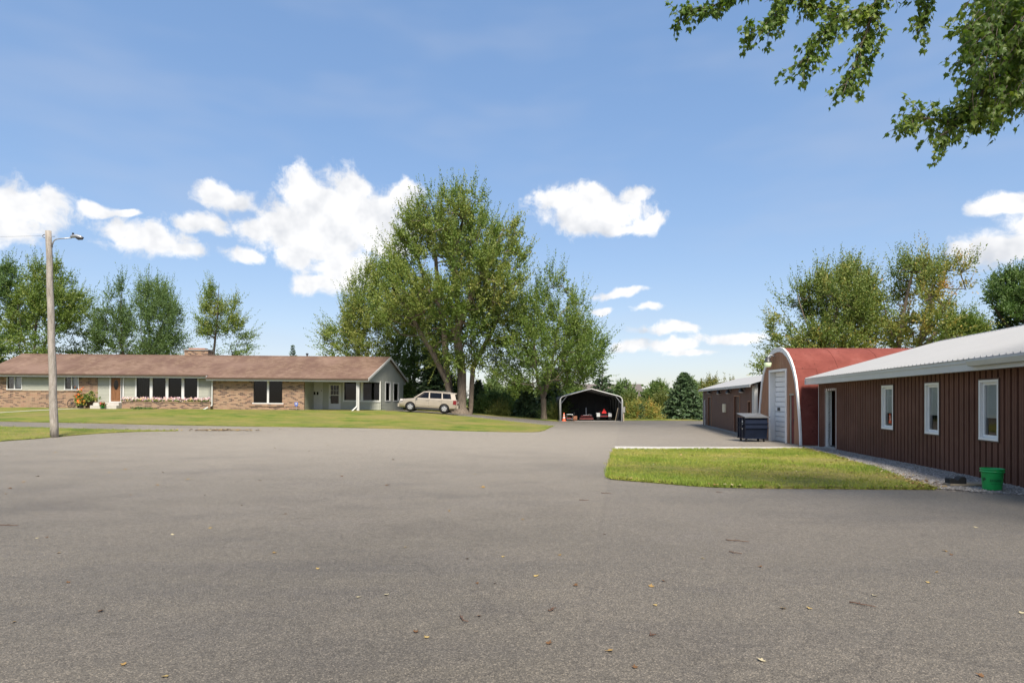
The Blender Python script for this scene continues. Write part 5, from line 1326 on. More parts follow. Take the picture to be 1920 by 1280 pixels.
# ================================================================ car
def build_car():
    zr = hgt(-6.5, 52.0)
    ang = atan2(.17, 2.7)
    car = thing('parked_car', 'beige sport utility car with roof rails parked beside the house', 'car', (-6.72, 51.7, .79), (0, 0, 0))
    car.rotation_euler = (0, ang, 0)
    Lh = 2.345
    # local: x along the car, nose towards -x
    st = [ # x, half width, bottom z, belt z
      (-2.36, .60, .40, .66), (-2.30, .74, .30, .80), (-2.12, .84, .27, .89), (-1.75, .90, .26, .96), (-1.2, .91, .26, 1.03), (-.85, .91, .26, 1.09), (0, .915, .26, 1.10), (1.0, .915, .26, 1.12), (1.7, .905, .27, 1.14), (2.1, .88, .30, 1.12), (2.25, .84, .34, 1.10), (2.34, .78, .42, .66)]
    m = MB(); ring = []
    for x, w, b, t in st:
        pts = [(-w*.86, b), (-w*.985, b+.12), (-w, (b+t)/2), (-w*.985, t-.08), (-w*.90, t), (w*.90, t), (w*.985, t-.08), (w, (b+t)/2), (w*.985, b+.12), (w*.86, b)]
        ring.append([(x, y, z) for y, z in pts])
    for r in ring: m.v += r
    n = 10
    for i in range(len(ring)-1):
        for k in range(n): m.f.append((i*n+k, i*n+(k+1) % n, (i+1)*n+(k+1) % n, (i+1)*n+k))
    m.f.append(tuple(range(n))); m.f.append(tuple((len(ring)-1)*n+k for k in reversed(range(n))))
    body = m.build('body', MT['car'], car, True)
    WX = (-1.40, 1.31); WR = .345
    cut = MB()
    for wx in WX:
        cut.tube([(wx, -1.2, WR), (wx, -.62, WR)], .41, 28); cut.tube([(wx, .62, WR), (wx, 1.2, WR)], .41, 28)
    co = cut.build('cutter', MT['black'])
    md = body.modifiers.new('b', 'BOOLEAN'); md.object = co; md.operation = 'DIFFERENCE'; md.solver = 'EXACT'
    co.parent = car
    bpy.context.view_layer.update()
    dg = bpy.context.evaluated_depsgraph_get(); ev = body.evaluated_get(dg); me = bpy.data.meshes.new_from_object(ev)
    body.modifiers.clear(); body.data = me
    for mm in list(me.materials): pass
    bpy.data.objects.remove(co)
    if len(me.materials) > 1:
        while len(me.materials) > 1: me.materials.pop()
    me.polygons.foreach_set('use_smooth', [False]*len(me.polygons))
    for p_ in me.polygons: p_.use_smooth = abs(p_.normal.y) < .999 and p_.area > .0
    try: me.set_sharp_from_angle(angle=radians(32))
    except Exception: pass
    # greenhouse: glass band with pillars and roof
    tops = [(-1.12, .80, 1.08), (-.42, .70, 1.585), (.0, .70, 1.635), (1.2, .70, 1.64), (1.88, .69, 1.60), (2.06, .69, 1.56), (2.24, .80, 1.10)]
    # roof shell
    r = MB(); rt = [(-.46, .60, 1.575), (-.30, .655, 1.62), (.0, .665, 1.655), (1.2, .665, 1.66), (1.9, .655, 1.625), (2.12, .63, 1.575)]
    for x, w, z in rt: r.v += [(x, -w-.05, z-.06), (x, -w, z-.005), (x, -w*.5, z+.02), (x, w*.5, z+.02), (x, w, z-.005), (x, w+.05, z-.06)]
    for i in range(len(rt)-1):
        for k in range(5): r.f.append((i*6+k, i*6+k+1, (i+1)*6+k+1, (i+1)*6+k))
    r.build('roof', MT['car'], car, True, False)
    def quad(name, pts, mat, parent=car):
        q = MB(); q.add(pts, [tuple(range(len(pts)))]); return q.build(name, MT[mat], parent, fix=False)
    for s in (-1, 1):
        yb, yt = s*.83, s*.70; zb, ztp = 1.09, 1.60
        def pt(x, f): return (x, yb+(yt-yb)*f, zb+(ztp-zb)*f)
        quad('window', [pt(-1.0, .03), pt(.02, .03), pt(.02, .93), pt(-.33, .93)], 'car_glass')
        quad('window', [pt(.12, .03), pt(1.06, .03), pt(1.02, .93), pt(.10, .93)], 'car_glass')
        quad('window', [pt(1.16, .05), pt(1.83, .10), pt(1.72, .90), pt(1.10, .93)], 'car_glass')
        for a, b, c, d in ((-1.16, -.42, -1.0, -.33), (.02, .02, .12, .10), (1.06, 1.02, 1.16, 1.10), (1.83, 1.72, 2.22, 2.06)):
            quad('pillar', [pt(a, -.02), pt(c, -.02), pt(d, 1.0), pt(b, 1.0)], 'car')
        quad('window_rail', [pt(-.42, .93), pt(2.06, .90), pt(2.06, 1.04), pt(-.42, 1.04)], 'car')
        MB().tube([(-.2, s*.60, 1.66), (-.1, s*.60, 1.705), (1.5, s*.60, 1.71), (1.65, s*.60, 1.66)], .018, 6).build('roof_rail', MT['dark_metal'], car)
        MB().obox((-.92, s*.98, 1.14), (.07, 0, .01), (0, .09, 0), (0, 0, .065)).build('mirror', MT['car'], car)
        for hx_ in (-.08, .92): MB().box(hx_-.1, hx_+.1, s*.915-.03, s*.915+.03, .93, .965).build('door_handle', MT['car'], car)
        for dx_ in (-.98, .07, 1.09): MB().box(dx_-.006, dx_+.006, s*.908-.012, s*.908+.012, .42, 1.06).build('door_seam', MT['dark_metal'], car)
        MB().box(-.95, .95, s*.918-.015, s*.918+.015, .50, .60).build('side_moulding', MT['car'], car)
        MB().box(-.98, .92, s*.86-.05, s*.86+.05, .22, .30).build('sill', MT['dark_metal'], car)
        hl = MB(); hl.add([(-2.27, s*.55, .72), (-2.20, s*.80, .74), (-1.98, s*.885, .78), (-1.96, s*.885, .92), (-2.17, s*.78, .94), (-2.26, s*.55, .90)], [(0, 1, 4, 5), (1, 2, 3, 4)])
        for i_, v_ in enumerate(hl.v): hl.v[i_] = (v_[0]-.035, v_[1]*1.035, v_[2])
        hl.build('headlight', MT['orange'] if False else plain('headlight_lens', (.55, .50, .46), .15, .05), car, fix=False)
        tl = MB(); tl.add([(1.98, s*.915, .72), (2.22, s*.885, .72), (2.33, s*.74, .72), (2.30, s*.74, 1.02), (2.2, s*.875, 1.04), (2.0, s*.905, 1.04)], [(0, 1, 4, 5), (1, 2, 3, 4)]); tl.build('tail_light', plain('tail_light_lens', (.16, .006, .008), .2, .1), car, fix=False)
        for wx in WX:
            ty = MB(); prof_ = [(.20, -.10), (.30, -.11), (.338, -.085), (.345, -.03), (.345, .03), (.338, .085), (.30, .11), (.20, .10)]
            nn = 28
            for rr_, yy in prof_:
                for k in range(nn): t = 2*pi*k/nn; ty.v.append((wx+rr_*cos(t), s*.80+yy, WR+rr_*sin(t)))
            for i in range(len(prof_)-1):
                for k in range(nn): ty.f.append((i*nn+k, i*nn+(k+1) % nn, (i+1)*nn+(k+1) % nn, (i+1)*nn+k))
            wheel = ty.build('wheel', MT['black'], car, True)
            rm = MB(); yo = s*.895
            for k in range(24):
                t0, t1 = 2*pi*k/24, 2*pi*(k+1)/24
                for ra, rb in ((.175, .225),):
                    rm.add([(wx+ra*cos(t0), yo, WR+ra*sin(t0)), (wx+ra*cos(t1), yo, WR+ra*sin(t1)), (wx+rb*cos(t1), yo-s*.01, WR+rb*sin(t1)), (wx+rb*cos(t0), yo-s*.01, WR+rb*sin(t0))], [(0, 1, 2, 3)])
            for k in range(5):
                t = 2*pi*k/5+.3; d_ = Vector((cos(t), 0, sin(t))); n_ = Vector((-sin(t), 0, cos(t)))
                c0 = Vector((wx, yo, WR)); pts = [c0+d_*.02+n_*.05, c0+d_*.02-n_*.05, c0+d_*.185-n_*.042, c0+d_*.185+n_*.042]
                rm.add(pts, [(0, 1, 2, 3)])
            rm.build('rim', plain('alloy', (.62, .62, .63), .3, .04, 6, metal=.5), wheel, False, False)
            bkd = MB(); bkd.add([(wx+.2*cos(2*pi*k/20), yo-s*.06, WR+.2*sin(2*pi*k/20)) for k in range(20)], [tuple(range(20))]); bkd.build('brake', MT['dark_metal'], wheel, fix=False)
            al_ = MB(); al_.tube([(wx, s*.60, WR), (wx, s*.63, WR)], .40, 20); al_.build('arch_liner', MT['black'], car)
    quad('windscreen', [(-1.16, -.78, 1.09), (-1.16, .78, 1.09), (-.45, .62, 1.575), (-.45, -.62, 1.575)], 'car_glass')
    quad('rear_window', [(2.235, -.70, 1.10), (2.235, .70, 1.10), (2.10, .60, 1.56), (2.10, -.60, 1.56)], 'car_glass')
    MB().obox((2.14, 0, 1.62), (.1, 0, -.012), (0, .6, 0), (0, 0, .018)).build('spoiler', MT['car'], car)
    MB().box(2.28, 2.42, -.80, .80, .40, .64).build('rear_bumper', MT['car'], car)
    MB().box(-2.42, -2.28, -.72, .72, .30, .56).build('front_bumper', MT['car'], car)
    MB().box(-2.36, -2.29, -.45, .45, .66, .84).build('grille', MT['dark_metal'], car)
    MB().box(2.315, 2.345, -.26, .26, .82, .94).build('number_plate', MT['white'], car)
    MB().box(-1.0, 1.9, -.68, .68, .40, .95).build('seats', MT['dark_interior'], car)
    MB().box(-.9, 2.0, -.6, .6, .2, .27).build('underbody', MT['black'], car)
    return car
build_car()
# ================================================================ trees
def vnoise(P, seed=0.0):
    x, y, z = P[:, 0], P[:, 1], P[:, 2]
    return (np.sin(x*1.1+seed)+np.sin(y*1.3+seed*1.7)+np.sin(z*1.2+seed*2.3)+np.sin((x+z)*.8+seed*.7)+np.sin((y-z)*.9+seed*3.1))/5*1.8
def leaf_quads(P, D, size, asp=.5, flat=.35):
    """rhombic leaves at P pointing along D"""
    n = len(P)
    d = D+RNG.normal(0, .45, (n, 3)); d[:, 2] -= .15; d /= np.linalg.norm(d, axis=1)[:, None]
    u = RNG.normal(0, 1, (n, 3)); u[:, 2] *= flat
    e = np.cross(d, u); e = np.cross(e, d) if False else e
    e /= np.linalg.norm(e, axis=1)[:, None]+1e-9
    s = size[:, None]
    return np.stack([P, P+d*s*.45+e*s*asp*.5, P+d*s, P+d*s*.45-e*s*asp*.5], 1)
def skeleton(stems, attract, lift=.12):
    """stems: list of polylines; every attractor is joined to the nearest suitable node"""
    pos = []; par = []
    for st in stems:
        st = [np.array(p, float) for p in st]; last = -1
        if pos:
            A = np.array(pos); j = int(np.argmin(((A-st[0])**2).sum(1)))
            if ((A[j]-st[0])**2).sum() < .8: last = j
        for a, b in zip(st[:-1], st[1:]):
            n = max(1, int(np.linalg.norm(b-a)/.6))
            for i in range(n):
                if last >= 0 and i == 0 and len(pos) and np.allclose(pos[last], a): continue
                pos.append(a+(b-a)*i/n); par.append(last); last = len(pos)-1
        pos.append(st[-1]); par.append(last)
    N0 = len(pos); cap = N0+len(attract)*4
    A = np.zeros((cap, 3)); A[:N0] = pos; n = N0; par = list(par)
    S0 = A[:N0].copy()
    dist = np.array([np.min(((S0-p)**2).sum(1)) for p in attract]); order = np.argsort(dist)
    tips = []
    for k in order:
        p = attract[k]; dv = p-A[:n]; d = np.sqrt((dv**2).sum(1))+1e-6
        cost = d*(1+.9*np.maximum(0, -dv[:, 2]/d+.15))
        j = int(np.argmin(cost)); q = A[j].copy(); L_ = d[j]; m = min(3, max(1, int(L_/.7))); last = j
        for i in range(1, m+1):
            t = i/m; r = q+(p-q)*t
            if i < m: r = r+RNG.normal(0, .05*L_, 3); r[2] -= lift*L_*sin(pi*t)
            A[n] = r; par.append(last); last = n; n += 1
        tips.append(last)
    return A[:n], np.array(par), np.array(tips)
def tube_tree(A, par, R0, rmin, mat, name, parent, pw=.5, nodes_w=None):
    n = len(A); cnt = np.ones(n)*.0+.2; ch = [[] for _ in range(n)]
    for i, p in enumerate(par):
        if p >= 0: ch[p].append(i)
    leafs = [i for i in range(n) if not ch[i]]
    for i in leafs: cnt[i] += 1
    # depth order: parents always precede children except joined stems, so sort by depth
    depth = np.zeros(n, int)
    for i in range(n):
        d = 0; j = i
        while par[j] >= 0 and d < 2000: j = par[j]; d += 1
        depth[i] = d
    for i in np.argsort(-depth, kind='stable'):
        if par[i] >= 0: cnt[par[i]] += cnt[i]
    tot = max(cnt[i] for i in range(n) if par[i] < 0)
    rad = R0*(cnt/tot)**pw
    m = MB()
    starts = [(-1, i) for i in range(n) if par[i] < 0]
    while starts:
        p, i = starts.pop(); path = []; rr = []
        if p >= 0: path.append(A[p]); rr.append(min(rad[i]*1.15, rad[p]))
        while True:
            path.append(A[i]); rr.append(rad[i])
            if not ch[i]: break
            cs = sorted(ch[i], key=lambda c: -cnt[c])
            for c in cs[1:]: starts.append((i, c))
            i = cs[0]
        if max(rr) < rmin or len(path) < 2: continue
        k = 10 if max(rr) > .12 else (6 if max(rr) > .04 else 4)
        if par[i] >= -1 and p < 0:      # root flare
            rr[0] *= 1.35
        m.tube(path, rr, k, False)
    return m.build(name, mat, parent, True, False)
def make_tree(name, label, cat, rows, Y, stems_px, R0, nat, leaf='leaf', bark='bark', shoots=4, nl=12, size=.19, slen=1.1, depthk=.85, hollow=.25, gap=-.35, group=None, hue=.45, up=.55, seed=1, base=None, tintfn=None, spikes=5, out=.6):
    """rows: (py, x left, x right) of the crown as it stands at distance Y; stems_px: polylines (px, py, dY)"""
    global RNG
    RNG = np.random.default_rng(seed); nat = int(nat*.66)+8; inset = slen*.42*F/Y; rows = [(r[0]+inset*(2.3-1.9*i/(len(rows)-1)), r[1], r[2]) for i, r in enumerate(sorted(rows))]
    s = Y/F
    rows = sorted(rows); py = np.array([r[0] for r in rows], float); xl = np.array([r[1] for r in rows], float); xr = np.array([r[2] for r in rows], float)
    areas = np.interp(np.linspace(py[0], py[-1], 60), py, (xr-xl)**1.6)
    yy = np.linspace(py[0], py[-1], 60); cdf = np.cumsum(areas); cdf /= cdf[-1]
    pts = []
    cx0 = np.mean((xl+xr)/2)
    while len(pts) < nat:
        q = np.interp(RNG.random(), cdf, yy); c = (np.interp(q, py, xl)+np.interp(q, py, xr))/2; w = max(2.0, (np.interp(q, py, xr)-np.interp(q, py, xl))/2-inset*.75)
        a = RNG.uniform(0, 2*pi); r = sqrt(RNG.random())
        if r < hollow and RNG.random() < .8: continue
        p = np.array([(c+w*r*cos(a)*.93-960)*s, Y+w*s*r*sin(a)*depthk, CAMZ+(HZ-q)*s])
        if vnoise(p[None]*(.9 if Y > 30 else 2), seed)[0] < gap: continue
        pts.append(p)
    at = np.array(pts)
    stems = [[((px-960)*s*1.0, Y+dY, CAMZ+(HZ-py_)*s) for px, py_, dY in st] for st in stems_px]
    b0 = stems[0][0]
    gx, gy = b0[0], b0[1]; gz = hgt(gx, min(gy, 70))-.05
    for st in stems:
        if abs(st[0][2]-b0[2]) < .6: st[0] = (st[0][0], st[0][1], gz)
    A, par, tips = skeleton(stems, at)
    t = thing(name, label, cat, (gx, gy, gz), group=group)
    O = np.array([gx, gy, gz])
    tube_tree(A-O, par, R0*.62, .008, MT[bark], 'trunk', t)
    # leaf clumps: shoots that fan out from each twig end, and longer upright shoots that feather the outline
    T = A[tips]; cen = np.array([(cx0-960)*s, Y, np.mean(at[:, 2])-.25*(at[:, 2].max()-at[:, 2].min())])
    outd = T-cen; outd /= np.linalg.norm(outd, axis=1)[:, None]+1e-6
    nT = len(T); csz = RNG.uniform(.6, 1.4, nT)
    ctint = RNG.normal(0, .09, nT)+.10*vnoise(T*.8, seed+3)
    def fan(m, nl_, ln, dirs_out, dirs_up, rnd_, k0, jit):
        n = nT*m
        D = np.repeat(outd*dirs_out, m, 0)+RNG.normal(0, rnd_, (n, 3)); D[:, 2] += dirs_up; D /= np.linalg.norm(D, axis=1)[:, None]
        Ls = RNG.uniform(.55, 1.05, n)*ln*np.repeat(csz, m)
        k = np.tile(np.linspace(k0, 1, nl_), n); DD = np.repeat(D, nl_, 0)
        P = np.repeat(np.repeat(T, m, 0)+RNG.normal(0, .12, (n, 3)), nl_, 0)+DD*(k*np.repeat(Ls, nl_))[:, None]+RNG.normal(0, jit, (n*nl_, 3))*(1.4-k)[:, None]
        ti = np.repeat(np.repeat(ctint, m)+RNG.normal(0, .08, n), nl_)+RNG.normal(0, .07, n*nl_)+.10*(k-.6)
        return P, DD, ti, k
    P1, D1, t1, k1 = fan(int(shoots*2.4), max(6, nl-4), slen*.8, .55, .4, .75, .35, .09)
    P2, D2, t2, k2 = fan(spikes, nl+8, slen*1.75, 1.0, up*1.05, .26, .1, .055)
    P = np.concatenate([P1, P2]); DD = np.concatenate([D1, D2]); ti = hue+np.concatenate([t1, t2])
    sz = RNG.uniform(.65, 1.15, len(P))*size*np.concatenate([np.ones(len(P1)), 1.1-.4*k2])
    V = leaf_quads(P, DD*1.0+RNG.normal(0, .4, P.shape), sz)
    if tintfn is not None: ti = ti+tintfn(P)
    ti = np.clip(ti, 0, 1)
    V = V-O
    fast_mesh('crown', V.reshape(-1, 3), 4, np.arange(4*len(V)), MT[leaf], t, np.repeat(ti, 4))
    # thin shoot stems
    return t
def lean(rows): return rows
# --- behind the house, left to right
make_tree('maple_tree', 'dark green maple cut by the left edge of the picture', 'tree', [(470, -40, 12), (500, -70, 32), (540, -100, 52), (600, -110, 62), (660, -110, 45), (700, -90, 30)], 68, [[(-5, 760, 0), (-8, 690, 0), (-20, 600, 0), (-15, 520, 0)]], .35, 300, 'leaf_dark', 'bark_dark', 5, 13, .24, 1.2, seed=11, hue=.5, gap=-.7, group='trees behind the house')
make_tree('maple_tree', 'bright green spreading maple behind the lamp pole', 'tree', [(476, 84, 98), (495, 58, 130), (525, 36, 156), (555, 22, 166), (600, 18, 164), (640, 25, 158), (672, 40, 165)], 68, [[(62, 765, 0), (63, 680, 0), (66, 620, 0), (80, 540, 0)], [(63, 690, 0), (80, 640, .5), (115, 580, .5)], [(62, 690, 0), (48, 630, -.5), (40, 570, -.5)]], .3, 330, 'leaf', 'bark_dark', 4, 13, .22, 1.3, seed=12, hue=.42, gap=-.45, group='trees behind the house', up=.25)
make_tree('maple_tree', 'thin dark green tree, left one of the pair behind the front door', 'tree', [(508, 226, 231), (530, 186, 240), (560, 180, 246), (590, 160, 250), (630, 156, 250), (668, 170, 246)], 70, [[(234, 765, 0), (232, 665, 0), (215, 610, 0), (205, 560, 0)], [(232, 670, 0), (226, 600, 0), (228, 530, 0)]], .22, 170, 'leaf_blue', 'bark_dark', 4, 12, .2, 1.25, seed=13, hue=.38, gap=-.6, group='trees behind the house', up=.75)
make_tree('maple_tree', 'full dark green tree, right one of the pair behind the front door', 'tree', [(487, 272, 284), (515, 252, 306), (545, 242, 330), (590, 236, 346), (635, 236, 352), (670, 240, 345)], 70, [[(282, 765, 0), (281, 660, 0), (279, 560, 0), (278, 510, 0)], [(281, 668, 0), (300, 620, 0), (325, 560, 0)], [(265, 765, 0), (264, 660, .5), (255, 580, .5)]], .25, 300, 'leaf_blue', 'bark_dark', 4, 12, .2, 1.3, seed=14, hue=.38, gap=-.4, group='trees behind the house', up=.85)
make_tree('maple_tree', 'small airy yellow-green tree behind the chimney', 'tree', [(513, 408, 415), (535, 378, 428), (560, 374, 455), (595, 372, 466), (635, 366, 474), (665, 384, 462)], 66, [[(400, 765, 0), (401, 660, 0), (407, 600, 0), (411, 530, 0)]], .2, 150, 'leaf', 'bark_dark', 4, 11, .19, 1.15, seed=15, hue=.52, gap=-.2, group='trees behind the house', up=.5)
make_tree('maple_tree', 'yellow-green maple rising behind the right end of the house roof', 'tree', [(480, 690, 715), (510, 662, 735), (545, 640, 745), (580, 620, 745), (615, 604, 745), (645, 596, 735), (672, 600, 725)], 64, [[(672, 770, 0), (671, 660, 0), (676, 580, 0), (690, 510, 0)], [(671, 665, 0), (645, 620, 0), (630, 590, 0)]], .25, 330, 'leaf', 'bark_dark', 4, 13, .2, 1.3, seed=16, hue=.58, gap=-.45, up=.75)
make_tree('maple_tree', 'dark shaded tree behind the car and the house gable', 'tree', [(560, 740, 820), (600, 722, 850), (650, 715, 850), (700, 735, 845), (745, 750, 840)], 66, [[(777, 770, 0), (777, 690, 0), (775, 600, 0)], [(765, 770, 1), (766, 700, 1), (750, 620, 1)]], .3, 330, 'leaf_dark', 'bark_dark', 4, 12, .22, 1.1, seed=17, hue=.5, gap=-.6, up=.2)
# --- the big multi-stemmed maple
make_tree('silver_maple', 'huge multi-stemmed silver maple towering beside the parked car', 'tree',
  [(345, 845, 905), (360, 780, 940), (380, 752, 972), (405, 738, 1000), (440, 728, 1006), (480, 716, 998), (520, 694, 1002), (555, 680, 1000), (590, 690, 985), (620, 735, 950), (650, 790, 925), (680, 810, 915)], 57,
  [[(866, 776, 0), (866, 700, 0), (858, 640, .2), (856, 560, .3), (852, 480, .2), (868, 410, 0)],
   [(852, 774, -.3), (838, 715, -.6), (815, 665, -1.0), (788, 620, -1.4), (775, 590, -1.7), (745, 550, -2)],
   [(882, 776, .4), (884, 720, .5), (886, 690, .7), (908, 645, 1.0), (925, 610, 1.3), (948, 560, 1.5)],
   [(860, 640, 0), (835, 590, .8), (800, 540, 1.2), (780, 480, 1.4)],
   [(858, 620, 0), (885, 560, -1), (915, 500, -1.5), (945, 440, -1.6)],
   [(850, 770, .5), (835, 690, 1.2), (828, 610, 1.8), (815, 540, 2.2), (810, 440, 2.2)]], .95, 1050, 'leaf', 'bark', 4, 13, .22, 1.25, seed=18, hue=.52, gap=-.38, up=.65, hollow=.38, out=.7)
make_tree('maple_tree', 'green maple with forked trunk left of the carport', 'tree', [(488, 1018, 1046), (518, 995, 1075), (550, 975, 1105), (590, 950, 1120), (625, 920, 1138), (655, 905, 1152), (685, 908, 1140), (710, 925, 1110), (728, 960, 1084)], 58,
  [[(1020, 781, 0), (1019, 748, 0), (1008, 715, 0), (1003, 670, 0), (1000, 600, .3)], [(1019, 745, 0), (1030, 705, -.4), (1038, 660, -.6), (1050, 590, -.8)], [(1033, 690, -.5), (1060, 650, -1.2), (1085, 620, -1.4)], [(1008, 700, 0), (980, 650, .6), (965, 620, .8)]], .42, 520, 'leaf', 'bark', 4, 13, .2, 1.3, seed=19, hue=.36, gap=-.7, up=.75)
# --- behind the sheds
make_tree('silver_maple', 'broad yellow-green maple rising behind the arched shed', 'tree', [(472, 1598, 1614), (492, 1548, 1640), (520, 1490, 1648), (545, 1455, 1650), (580, 1440, 1650), (620, 1438, 1645), (655, 1442, 1640), (675, 1425, 1610), (692, 1408, 1500)], 50,
  [[(1540, 780, 0), (1540, 690, 0), (1520, 630, 0), (1500, 570, 0)], [(1548, 780, .5), (1556, 660, .5), (1575, 580, .5), (1600, 510, .5)], [(1520, 650, 0), (1480, 610, -.5), (1460, 580, -.5)], [(1600, 780, 1), (1620, 680, 1), (1615, 600, 1), (1625, 540, 1)]], .38, 520, 'leaf_autumn', 'bark', 4, 13, .2, 1.15, seed=20, hue=.40, gap=-.38, group='trees behind the sheds')
make_tree('silver_maple', 'open maple with many bare limbs and orange patches behind the white roof', 'tree', [(474, 1672, 1800), (492, 1645, 1842), (520, 1632, 1838), (555, 1622, 1812), (590, 1630, 1802), (625, 1655, 1840), (650, 1665, 1855)], 48,
  [[(1712, 780, 0), (1715, 680, 0), (1725, 630, 0), (1738, 580, 0), (1755, 520, 0)], [(1716, 670, 0), (1750, 630, 0), (1780, 600, 0)], [(1690, 780, .6), (1690, 670, .6), (1680, 620, .6), (1665, 570, .6)], [(1692, 670, .6), (1700, 600, .6), (1712, 540, .6), (1725, 490, .6)], [(1715, 660, 0), (1765, 570, -.6), (1790, 535, -.8)]], .42, 260, 'leaf_autumn', 'bark', 4, 12, .19, 1.05, seed=22, hue=.43, gap=-.3, group='trees behind the sheds', up=.5,
  tintfn=lambda P: .30*np.exp(-(((P[:, 0]-31.2)/1.6)**2+((P[:, 2]-9.3)/1.6)**2))+.16*np.exp(-(((P[:, 0]-28.8)/1.2)**2+((P[:, 2]-7.2)/1.0)**2)))
make_tree('oak_tree', 'dense dark green tree at the right edge above the white roof', 'tree', [(498, 1880, 1912), (520, 1856, 1965), (555, 1838, 2000), (595, 1830, 2020), (640, 1835, 2020), (670, 1850, 2010)], 50,
  [[(1930, 780, 0), (1928, 650, 0), (1920, 570, 0)], [(1928, 660, 0), (1880, 600, 0), (1860, 570, 0)]], .4, 360, 'leaf_dark', 'bark_dark', 5, 12, .22, .9, seed=23, hue=.48, gap=-.6, group='trees behind the sheds', up=.2)
make_tree('maple_tree', 'low bright green tree peeking over the white roof right of the bare limbs', 'tree', [(585, 1790, 1830), (605, 1770, 1845), (640, 1765, 1850), (670, 1770, 1850)], 46,
  [[(1800, 780, 0), (1800, 680, 0), (1805, 620, 0)]], .2, 130, 'leaf', 'bark', 4, 12, .18, .8, seed=24, hue=.5, gap=-.5, group='trees behind the sheds')

# --- conifers
def spruce(label, px, ptop, pbase, hw, Y, seed, dens=1.0, dead=0.0, mat='needle'):
    global RNG
    RNG = np.random.default_rng(seed); s = Y/F
    X = (px-960)*s; zt = CAMZ+(HZ-ptop)*s; zb = min(CAMZ+(HZ-pbase)*s, hgt(X, 66)); zb = hgt(X, min(Y, 70))-.1; H = zt-zb; R = hw*s
    t = thing('spruce_tree', label, 'tree', (X, Y, zb), group='spruces')
    m = MB(); m.tube([(0, 0, 0), (0, 0, H*.5), (0, 0, H)], [.02*H*.7+.04, .012*H, .01], 8, False); V = []; tin = []
    nb = int(150*dens)
    for i in range(nb):
        f = (i+RNG.random())/nb; f = f**1.15; z = H*(.05+.94*f); L_ = R*(1-f)**.85*RNG.uniform(.72, 1.08)+.12
        a = i*2.399+RNG.uniform(-.3, .3); dr = RNG.uniform(.02, .22)+.15*(1-f)-.3*f
        d = np.array([cos(a), sin(a), -dr]); d /= np.linalg.norm(d); p0 = np.array([0, 0, z])
        if dead and f > dead and RNG.random() < .75: k = 0
        else: k = int(14+L_*11)
        tipz = .12*L_
        m.tube([p0, p0+d*L_*.6, p0+d*L_+np.array([0, 0, tipz])], [.03*(1-f)+.008, .018*(1-f)+.006, .004], 4, False)
        if k:
            u = RNG.uniform(.15, 1.03, k); side = np.array([-sin(a), cos(a), 0]); sg = RNG.choice([-1, 1], k)
            P = p0+d*(u*L_)[:, None]; P[:, 2] += tipz*u*u
            DD = d*.75+side*sg[:, None]*.75+np.array([0, 0, -.18]); 
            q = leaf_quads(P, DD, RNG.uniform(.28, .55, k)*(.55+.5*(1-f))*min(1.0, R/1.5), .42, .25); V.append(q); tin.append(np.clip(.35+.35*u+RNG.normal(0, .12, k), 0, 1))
    m.build('trunk', MT['bark_dark'], t, True, False)
    V = np.concatenate(V); tin = np.concatenate(tin)
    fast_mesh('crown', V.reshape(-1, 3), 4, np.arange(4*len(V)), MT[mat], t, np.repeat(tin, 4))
spruce('tall pointed dark green spruce left of the low shed', 1283, 698, 792, 44, 63, 31, 2.6)
spruce('sparse spruce with a bare dead top behind the carport', 1129, 664, 790, 32, 66, 32, .75, .62)
spruce('small young spruce among the yellow bushes right of the carport', 1201, 757, 790, 13, 62, 33, 1.2)
spruce('dark spruce behind the forked maple trunk', 1032, 688, 785, 42, 66, 34, 1.8)
spruce('low broad spruce with open lower limbs left of the forked maple trunk', 988, 722, 784, 30, 62, 35, 1.1)
spruce('dark spruce right behind the big maple trunks', 897, 712, 780, 22, 63, 36, 1.6)
spruce('dark spruce in the shade behind the parked car', 812, 640, 775, 40, 64, 37, 2.2)
spruce('tiny spruce tip showing above the middle of the house roof', 549, 646, 770, 16, 78, 38, 1.0)
# --- bushes and background trees; each one its own thing
def bush(label, px, ptop, pbase, hw, Y, seed, leaf, hue=.5, nat=90, size=.2, name='tree', kind='tree', slen=.7, up=.25, group='trees and bushes beyond the yard'):
    h = pbase-ptop
    rows = [(ptop, px-hw*.18, px+hw*.2), (ptop+h*.12, px-hw*.55, px+hw*.5), (ptop+h*.3, px-hw*.85, px+hw*.85), (ptop+h*.55, px-hw, px+hw), (ptop+h*.8, px-hw*.95, px+hw*.92), (pbase-1, px-hw*.75, px+hw*.75)]
    make_tree(name, label, kind, rows, Y, [[(px, pbase+4, 0), (px, pbase-h*.3, 0), (px+hw*.1, pbase-h*.6, 0)]], .12, nat, leaf, 'bark_dark', 5, 12, size, slen, seed=seed, hue=hue, gap=-.9, up=up, group=group)
bush('round bright green bush between the big maple and the forked maple', 935, 728, 782, 32, 64, 41, 'leaf_blue', .55, 120)
bush('pale yellow-green shrub at the lawn edge before the round green bush', 937, 753, 781, 14, 60, 42, 'leaf_yellow', .35, 50, .15, 'shrub', 'shrub')
bush('grey-green far tree showing left of the forked maple crown', 925, 706, 775, 26, 85, 43, 'leaf_blue', .6, 110, .3)
bush('olive green tree under the forked maple crown', 968, 712, 778, 28, 70, 44, 'leaf', .45, 110, .22)
bush('green bush directly left of the carport', 1040, 742, 786, 20, 61, 45, 'leaf_blue', .55, 80)
bush('small yellow-green shrub touching the left carport post', 1046, 760, 789, 10, 58.5, 46, 'leaf_yellow', .4, 40, .14, 'shrub', 'shrub')
bush('dull green tree behind the left half of the carport roof', 1070, 718, 780, 34, 76, 47, 'leaf', .4, 120, .26)
bush('far blue-green tree between carport and spruce, left one', 1172, 712, 785, 36, 95, 48, 'leaf_blue', .5, 150, .32)
